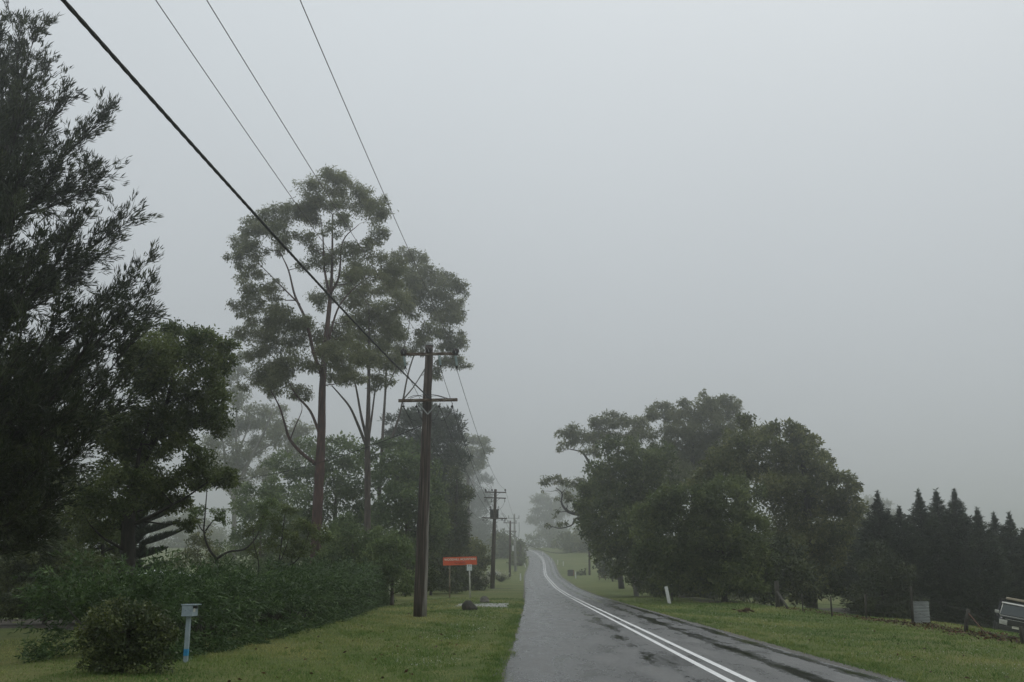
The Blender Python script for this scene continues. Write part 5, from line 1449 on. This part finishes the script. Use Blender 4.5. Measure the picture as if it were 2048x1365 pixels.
# boulders
def boulder(name, label, px, py, w, h, mat, seed):
    import bmesh
    b0 = ground(px, py)
    bm = bmesh.new(); bmesh.ops.create_icosphere(bm, subdivisions=3, radius=1)
    rng = np.random.default_rng(seed)
    dirs = unit(rng.normal(size=(9, 3))); offs = rng.uniform(.55, .85, 9)
    ph_ = rng.uniform(0, 6, 9)
    for v in bm.verts:
        p = np.array(v.co)
        f_ = 1 + .13 * math.sin(p[0] * 2.3 + ph_[0]) * math.sin(p[1] * 2.1 + ph_[1]) + .09 * math.sin(p[2] * 3.7 + p[0] * 2 + ph_[2]) + .05 * math.sin(p[0] * 8 + ph_[3]) * math.sin(p[2] * 7 + p[1] * 6 + ph_[4])
        p = p * f_
        tz = max(0, p[2])
        v.co = Vector(((p[0] * (1 - .28 * tz) + .14 * tz) * w / 2, p[1] * (1 - .2 * tz) * w / 2.2, (p[2] * .72 + .22) * h))
    me = bpy.data.meshes.new(name); bm.to_mesh(me); bm.free(); me.materials.append(MATS[mat])
    o = link(name, me, None, b0); o.rotation_euler = (0, 0, seed)
    return tag(o, label, 'boulder', 'boulders beside the driveway')
boulder('boulder', 'rounded dark brown boulder in front of the concrete driveway strip', 939, 1221, .68, .5, 'stone_dark', 3)
boulder('boulder', 'jagged mossy grey boulder past the concrete driveway strip', 969, 1206, .66, .42, 'stone_grey', 8)

# letterbox
lb0 = ground(371, 1326)
YL = lb0[1]; kL = mpp(YL)
lb = thing('letterbox', 'pale blue-grey wooden letterbox on a post by the hedge', 'letterbox', lb0)
topz = P(372, 1208, YL)[2]; botz = P(372, 1233, YL)[2]
mb = MB(); mb.box((lb0[0], lb0[1], (lb0[2] - .3 + botz) / 2), (.075, .075, botz - lb0[2] + .3), bevel=.006); post = mb.build('post', 'letterbox_paint', lb, lb0)
mb = MB(); mb.box((lb0[0], lb0[1] , lb0[2] + .17), (.0775, .0775, .12), bevel=.006); mb.build('paint_daub', 'blue_spray', post, lb0)
rz = Matrix.Rotation(R(-6), 3, 'Z')
cb_ = np.array((lb0[0] + .01, lb0[1], (topz + botz) / 2))
hh_ = topz - botz
def lbx(off, size, mat, name, bev=.003, par=None):
    o_ = np.array(rz @ Vector(off)); m2 = MB(); m2.box(cb_ + o_, size, rz, bevel=bev); return m2.build(name, mat, par or lb, lb0)
w_, d2 = .2, .25
bx_ = lbx((-.0, 0, -.012), (w_, d2, hh_ - .03), 'letterbox_paint', 'box')
lbx((.02, 0, hh_ / 2 - .015), (w_ + .075, d2 + .03, .016), 'letterbox_paint', 'lid')
lbx((w_ / 2 + .001, .0, hh_ / 2 - .062), (.004, d2 * .82, .05), 'black_gap', 'slot', 0, bx_)
lbx((w_ / 2 + .003, -.05, .0), (.004, .07, .06), 'off_white', 'number_plate', 0, bx_)
for k_ in range(4):
    lbx((-w_ / 2 + .03 + k_ * .045, -d2 / 2 - .001, .02 - .03 * (k_ % 2)), (.008, .004, .008), 'black_gap', 'nail_head', 0, bx_)

# guide posts
def guide_post(label, px, pyb, pyt, wpx, lean=0, mat='white_paint', group='white roadside guide posts', Y=None, name='guide_post'):
    b0 = ground(px, pyb) if Y is None else onground(px, Y)
    k = mpp(b0[1]); h = (pyb - pyt) * k; w = wpx * k
    root = thing(name, label, 'post', b0, group)
    mb = MB(); mb.box((b0[0], b0[1], b0[2] + h / 2 - .1), (w, .05, h + .2), bevel=.004)
    o = mb.build('post_body', mat, root, b0)
    if group:
        mb = MB(); mb.box((b0[0], b0[1] + .0285, b0[2] + h * .8), (w * .6, .006, .1)); mb.build('reflector', 'red_panel', root, b0)
    root.rotation_euler = (0, lean, 0)
    return root
guide_post('leaning white guide post on the right verge in front of dark trees', 1339, 1208, 1175, 6.2, R(-10))
guide_post('white guide post left of the road near the reddish pole', 1041, 1162, 1148, 2.6)
guide_post('white guide post at the driveway right of road beyond the dark trees', 1151.5, 1157.5, 1144, 2.4, R(-2))
guide_post('thin leaning white post on left verge at the far bend', 1051.5, 1120, 1111, 1.6, R(-12), Y=212)
guide_post('misty white guide post on top of the far bend', 1086, 1098, 1091, 1.8, Y=272)
for px in (1104, 1116, 1127):
    guide_post('faint pale guide post on outside of the far bend', px, 1113, 1104, 1.5, Y=238 - (px - 1104) * .7)
guide_post('thin white stake where the hedge ends', 779, 1198, 1178, 1.6, 0, 'off_white', None, name='garden_stake')

# bin
g = onground(925, 98)
bn = thing('wheelie_bin', 'dark wheeled rubbish bin under trees behind the orange sign', 'bin', g)
mb = MB()
vs = [(-.25, -.28, .08), (.25, -.28, .08), (.25, .28, .08), (-.25, .28, .08), (-.3, -.36, 1.0), (.3, -.36, 1.0), (.3, .36, 1.0), (-.3, .36, 1.0)]
mb.add(np.array(vs) + g, [(3, 2, 1, 0), (0, 1, 5, 4), (1, 2, 6, 5), (2, 3, 7, 6), (3, 0, 4, 7), (4, 5, 6, 7)]); mb.build('body', 'bin_green', bn, g)
mb = MB(); mb.box(g + np.array((0, 0, 1.04)), (.64, .78, .07), bevel=.02); mb.build('lid', 'bin_green', bn, g)
for sx in (-.24, .24):
    mb = MB(); mb.lathe(g + np.array((sx, .3, .1)), [(.1, -.025), (.1, .025)], 14, 'X'); mb.build('wheel', 'rubber', bn, g)

# things on the right past the trees
g = onground(1141, 168, 1157); k = mpp(168)
bl = thing('brick_letterbox', 'dark squat masonry letterbox with a reddish side by the road', 'letterbox', g)
mb = MB(); mb.box(g + np.array((0, 0, 6 * k - .1)), (11 * k, .8, 12 * k + .2), bevel=.02); mb.build('box', 'brick_dark', bl, g)
mb = MB(); mb.box(g + np.array((6.2 * k, 0, 6.5 * k)), (1.3 * k, .82, 11 * k), bevel=.01); mb.build('side_panel', 'red_panel', bl, g)
g = onground(1171, 170); k = mpp(170)
bb = thing('bird_bath', 'small dish on a stem beside the misty bush', 'bird bath', g)
mb = MB(); mb.tube([g, g + np.array((0, 0, 12.5 * k))], .03, 8); mb.build('stem', 'dark_iron', bb, g)
mb = MB(); mb.lathe(g + np.array((0, 0, 12.5 * k)), [(.05, -.02), (.2, .06), (.23, .12), (.2, .13)], 14); mb.build('dish', 'dark_iron', bb, g)
g = onground(1205, 146); k = mpp(146)
gt = thing('timber_gate', 'short weathered timber rail fence at driveway past the dark trees', 'fence', g)
for dx in (-6, 6):
    mb = MB(); mb.box(g + np.array((dx * k, 0, 8 * k - .1)), (.14, .14, 17 * k + .2), bevel=.01); mb.build('post', 'post_timber', gt, g)
for dz in (5, 9.5, 14):
    mb = MB(); mb.box(g + np.array((0, -.09, dz * k)), (13.5 * k, .04, .16), Matrix.Rotation(R(4), 3, 'Y'), bevel=.006); mb.build('rail', 'post_timber', gt, g)
# dark letterbox behind the white post
g = onground(1343, 66); k = mpp(66)
dl = thing('letterbox', 'small dark letterbox half hidden behind the leaning white post', 'letterbox', g)
tz = P(1340, 1168, 66)[2]
mb = MB(); mb.box((g[0], g[1], (g[2] + tz) / 2 - .1), (.07, .07, tz - g[2] + .1), bevel=.004); mb.build('post', 'fence_timber', dl, g)
mb = MB(); mb.box((g[0] - 3 * k, g[1], tz - 3.0 * k), (12 * k, .3, 6.5 * k), bevel=.01); bxx = mb.build('box', 'fence_timber', dl, g)
mb = MB(); mb.box((g[0] - 3 * k, g[1] - .153, tz - 1.4 * k), (9 * k, .006, 1.6 * k)); mb.build('slot_plate', 'galvanised', bxx, g)

# wire fence on the right
fpx = [(1556, 1216, 1166, .12, 0), (1606, 1224, 1190, .03, 0), (1664, 1234, 1196, .035, 0), (1733, 1240, 1192, .04, .02), (1826, 1249, 1178, .045, .03), (1929, 1267, 1222, .06, .28), (2047, 1290, 1258, .05, -.04)]
f0 = ground(1556, 1216)
fn = thing('wire_fence', 'sagging post-and-wire fence in front of the dark trees', 'fence', f0)
topsP = []
for i, (px, pyb, pyt, r, ln) in enumerate(fpx):
    b0 = ground(px, pyb); k = mpp(b0[1]); h = (pyb - pyt) * k
    tpz = b0 + np.array((ln * h, 0, h))
    mb = MB(); mb.tube([b0 - np.array((0, 0, .25)), (b0 + tpz) / 2, tpz], [r, r * .95, r * .9], 10); mb.build('post', 'fence_timber', fn, f0)
    topsP.append((b0, tpz))
b0, tpz = topsP[0]
e = ground(1576, 1219)
mb = MB(); mb.tube([b0 + (tpz - b0) * .62, e + np.array((0, 0, .02))], [.055, .06], 8); mb.build('stay', 'fence_timber', fn, f0)
b0, tpz = topsP[5]; e = ground(1972, 1270)
mb = MB(); mb.tube([b0 + (tpz - b0) * .85, e + np.array((0, 0, .02))], [.018, .018], 6); mb.build('stay', 'rust_iron', fn, f0)
for f in (.35, .62, .9):
    for (a, ta), (c, tcx) in zip(topsP[:-1], topsP[1:]):
        pa_, pb_ = a + (ta - a) * f, c + (tcx - c) * f
        mb = MB(); mb.tube(droop(pa_, pb_, .06, 9), .0045, 4); mb.build('fence_wire', 'steel_dull', fn, f0)

# corrugated iron sheet
cs = ground(1842, 1249)
Yc = cs[1] + .35; k = mpp(Yc)
cs = onground(1842, Yc)
tl, trr, br_, bl_ = P(1826, 1203, Yc + .1), P(1857, 1203, Yc + .1), P(1861, 1248, Yc - .05), P(1825, 1247, Yc - .05)
vs = []; fs = []
nr = 15 * 8
for i in range(nr + 1):
    t = i / nr
    a_, b_ = tl * (1 - t) + bl_ * t, trr * (1 - t) + br_ * t
    o_ = .012 * math.sin(2 * math.pi * 15 * t)
    for p_ in (a_, b_): vs.append(p_ + np.array((0, o_, 0)))
for i in range(nr): fs.append((2 * i, 2 * i + 1, 2 * i + 3, 2 * i + 2))
mb = MB(); mb.add(np.array(vs), fs, smooth=True)
back = np.array(vs) + np.array((0, .004, 0)); mb.add(back, [tuple(reversed(f)) for f in fs], smooth=True)
tag(mb.build('corrugated_sheet', 'galvanised', None, cs), 'grey corrugated iron sheet propped behind the wire fence', 'iron sheet')

# house roof among the left trees
hb = np.array((P(300, 1150, 82)[0], 84.0, 0)); hb[2] = float(terrain(hb[0], hb[1]))
hs = thing('house', 'low house with pale roof glimpsed through left garden trees', 'house', hb)
ridge = P(290, 1140, 84)[2]; eave = P(290, 1156, 84)[2]
zf = hb[2]
mb = MB(); mb.box((hb[0] - 2, hb[1] + 2, (zf + eave) / 2 - .1), (9, 6, eave - zf + .2)); mb.build('wall', 'wall_cream', hs, hb)
x0, x1, y0, y1 = hb[0] - 7.2, hb[0] + 3.1, hb[1] - 1.7, hb[1] + 5.7
mb = MB(); mb.add([(x0, y0, eave), (x1, y0, eave), (x1, y1, eave), (x0, y1, eave), (x0 + 3.2, (y0 + y1) / 2, ridge), (x1 - 2.6, (y0 + y1) / 2, ridge)],
       [(3, 2, 1, 0), (0, 1, 5, 4), (1, 2, 5), (2, 3, 4, 5), (3, 0, 4)]); mb.build('roof', 'roof_pale', hs, hb)
for wx in (-4.2, -1.0):
    mb = MB(); mb.box((hb[0] + wx, hb[1] - 1.02, zf + .55 * (eave - zf)), (1.3, .06, .9)); wi = mb.build('window', 'white_paint', hs, hb)
    mb = MB(); mb.box((hb[0] + wx, hb[1] - 1.06, zf + .55 * (eave - zf)), (1.15, .02, .76)); mb.build('pane', 'car_glass', wi, hb)

# ================================================================== PARKED FOUR-WHEEL DRIVE
def four_wheel_drive():
    Yc_ = 50.0
    pc = P(2034, 1257, Yc_)                         # number plate
    cx_ = pc[0] + .72
    gz = float(terrain(cx_, Yc_ + 1.9))
    root = thing('four_wheel_drive', 'dark four-wheel drive with roof rack parked facing the road on falling ground', 'car', (cx_, Yc_ + .05, gz))
    W = 1.74
    # local frame: x across, y backwards (front at y=0), z up
    def loft(stations, name, mat, bev=True):
        """stations: (y, half width bottom, half width top, z bottom, z top)"""
        vs, fs = [], []
        for (y, wb, wt, z0, z1) in stations:
            c_ = min(.07, (z1 - z0) * .25)
            vs += [(-wb + .03, y, z0), (-wb, y, z0 + .06), (-wt - .0, y, z1 - c_), (-wt + c_, y, z1), (wt - c_, y, z1), (wt, y, z1 - c_), (wb, y, z0 + .06), (wb - .03, y, z0)]
        n = len(stations)
        for i in range(n - 1):
            for k_ in range(8):
                k2 = (k_ + 1) % 8
                fs.append((i * 8 + k_, i * 8 + k2, (i + 1) * 8 + k2, (i + 1) * 8 + k_))
        fs.append(tuple(range(7, -1, -1))); fs.append(tuple((n - 1) * 8 + k_ for k_ in range(8)))
        m_ = MB(); m_.add(vs, fs); return m_.build(name, mat, root)
    hw = W / 2
    body = loft([(.1, hw - .06, hw - .1, .5, .98), (.22, hw, hw - .04, .45, 1.03), (1.25, hw, hw - .03, .42, 1.1), (2.6, hw, hw - .03, .42, 1.12), (4.3, hw, hw - .04, .44, 1.12), (4.5, hw - .05, hw - .1, .55, 1.08)], 'body', 'car_paint')
    loft([(1.2, hw - .05, hw - .06, 1.08, 1.12), (1.72, hw - .1, hw - .2, 1.1, 1.72), (1.95, hw - .08, hw - .18, 1.1, 1.78), (3.9, hw - .08, hw - .18, 1.1, 1.79), (4.35, hw - .1, hw - .22, 1.1, 1.7), (4.42, hw - .1, hw - .2, 1.1, 1.3)], 'cabin', 'car_paint')
    def quad(pts, th, name, mat, par=None):
        pts = np.array(pts, float); nrm = np.cross(pts[1] - pts[0], pts[3] - pts[0]); nrm /= np.linalg.norm(nrm)
        m_ = MB(); m_.add(np.vstack([pts + nrm * th, pts]), [(0, 1, 2, 3), (7, 6, 5, 4), (0, 4, 5, 1), (1, 5, 6, 2), (2, 6, 7, 3), (3, 7, 4, 0)])
        return m_.build(name, mat, par or root)
    quad([(-.74, 1.215, 1.15), (.74, 1.215, 1.15), (.62, 1.67, 1.66), (-.62, 1.67, 1.66)], .02, 'windscreen', 'car_glass')
    quad([(-.7, 1.66, 1.69), (.7, 1.66, 1.69), (.68, 1.72, 1.745), (-.68, 1.72, 1.745)], .03, 'roof_edge', 'car_silver')
    for s in (-1, 1):
        m_ = MB(); m_.tube([(s * .765, 1.2, 1.13), (s * .69, 1.45, 1.42), (s * .645, 1.69, 1.7)], .022, 6); m_.build('pillar_trim', 'car_silver', root)
        for (ya, yb) in ((1.8, 2.55), (2.65, 3.4), (3.5, 4.15)):
            pts = [(s * (hw - .075), ya, 1.17), (s * (hw - .075), yb, 1.17), (s * (hw - .165), yb, 1.62), (s * (hw - .165), ya + (.12 if ya < 2 else 0), 1.62)]
            if s > 0: pts = pts
            else: pts = pts[::-1]
            quad(pts, .012, 'side_window', 'car_glass')
        # lamps, mirror, wheels
        m_ = MB(); m_.box((s * .63, .1, .82), (.36, .1, .24), bevel=.015); su = m_.build('lamp_surround', 'car_silver', root)
        m_ = MB(); m_.box((s * .6, .045, .82), (.24, .03, .17), bevel=.012); m_.build('headlight', 'lamp_glass', su)
        m_ = MB(); m_.box((s * .775, .06, .82), (.06, .05, .17), bevel=.01); m_.build('indicator', 'lamp_glass', su)
        m_ = MB(); m_.box((s * (hw + .02), 1.28, 1.25), (.2, .1, .15), bevel=.03); mi_ = m_.build('mirror', 'car_silver', root)
        m_ = MB(); m_.tube([(s * (hw - .06), 1.3, 1.15), (s * (hw + .06), 1.29, 1.2)], .02, 6); m_.build('mirror_arm', 'car_black', mi_)
        for yw in (.85, 3.55):
            m_ = MB(); m_.lathe((s * (hw - .1), yw, .37), [(.24, -.12), (.35, -.12), (.37, -.06), (.37, .06), (.35, .12), (.24, .12)], 24, 'X'); wh = m_.build('wheel', 'rubber', root)
            m_ = MB(); m_.lathe((s * (hw - .1), yw, .37), [(.08, -.1), (.23, -.1), (.24, .1), (.08, .1)], 16, 'X'); m_.build('rim', 'galvanised', wh)
    m_ = MB(); m_.box((0, .12, .86), (.86, .06, .22), bevel=.01); gr = m_.build('grille', 'car_black', root)
    for k_ in range(3):
        m_ = MB(); m_.box((0, .085, .79 + k_ * .07), (.82, .02, .018)); m_.build('grille_bar', 'car_black', gr)
    m_ = MB(); m_.box((0, .13, .985), (1.1, .05, .025), bevel=.006); m_.build('chrome_strip', 'car_silver', root)
    m_ = MB(); m_.box((0, .62, 1.075), (1.36, .9, .04), bevel=.015); m_.build('bonnet', 'car_paint', root)
    m_ = MB(); m_.box((0, 1.14, 1.115), (1.5, .06, .03), bevel=.008); m_.build('scuttle', 'car_silver', root)
    m_ = MB(); m_.box((0, .02, .56), (1.72, .22, .2), bevel=.03); m_.build('bumper', 'car_black', root)
    m_ = MB(); m_.box((-.02, -.1, .66), (.44, .012, .115), bevel=.004); m_.build('number_plate', 'plate_white', root)
    m_ = MB(); m_.tube([(-hw + .02, 1.0, 1.02), (-hw - .02, 1.22, 1.1), (-hw + .1, 1.62, 1.62), (-hw + .1, 1.62, 1.82)], .04, 8); sk = m_.build('snorkel', 'car_black', root)
    m_ = MB(); m_.box((-hw + .1, 1.58, 1.87), (.1, .16, .1), bevel=.02); m_.build('snorkel_head', 'car_black', sk)
    m_ = MB()
    for s in (-1, 1): m_.tube([(s * .6, 1.95, 1.9), (s * .6, 3.8, 1.9)], .02, 6)
    for yy_ in (2.0, 2.6, 3.2, 3.75): m_.tube([(-.62, yy_, 1.9), (.62, yy_, 1.9)], .018, 6)
    for s in (-1, 1):
        for yy_ in (2.1, 3.6): m_.tube([(s * .62, yy_, 1.76), (s * .6, yy_, 1.9)], .018, 6)
    rk = m_.build('roof_rack', 'car_black', root)
    m_ = MB(); m_.box((.02, 1.98, 1.965), (1.05, .16, .12), bevel=.04); m_.build('awning_roll', 'car_beige', rk)
    root.rotation_euler = (0, R(11), R(-23))
    # settle it on the slope, number plate where the photograph shows it
    M = root.rotation_euler.to_matrix()
    root.location = Vector([float(q) for q in pc]) - M @ Vector((-.02, -.1, .66))
    return root
four_wheel_drive()

# ================================================================== HAZE
m, nt, out = newmat('haze_air')
pv = nt.nodes.new('ShaderNodeVolumePrincipled')
pv.inputs['Color'].default_value = (.92, .935, .94, 1)
pv.inputs['Density'].default_value = HAZE_DENSITY
pv.inputs['Density Attribute'].default_value = ''
pv.inputs['Anisotropy'].default_value = 0.85
nt.links.new(pv.outputs[0], out.inputs['Volume'])
mb = MB(); mb.box((0, 620, 23.2), (2700, 1420, 53.6)); hz = mb.build('haze', 'haze_air')
stuff(hz); tag(hz, 'pale morning fog hanging over the road and trees', 'fog')
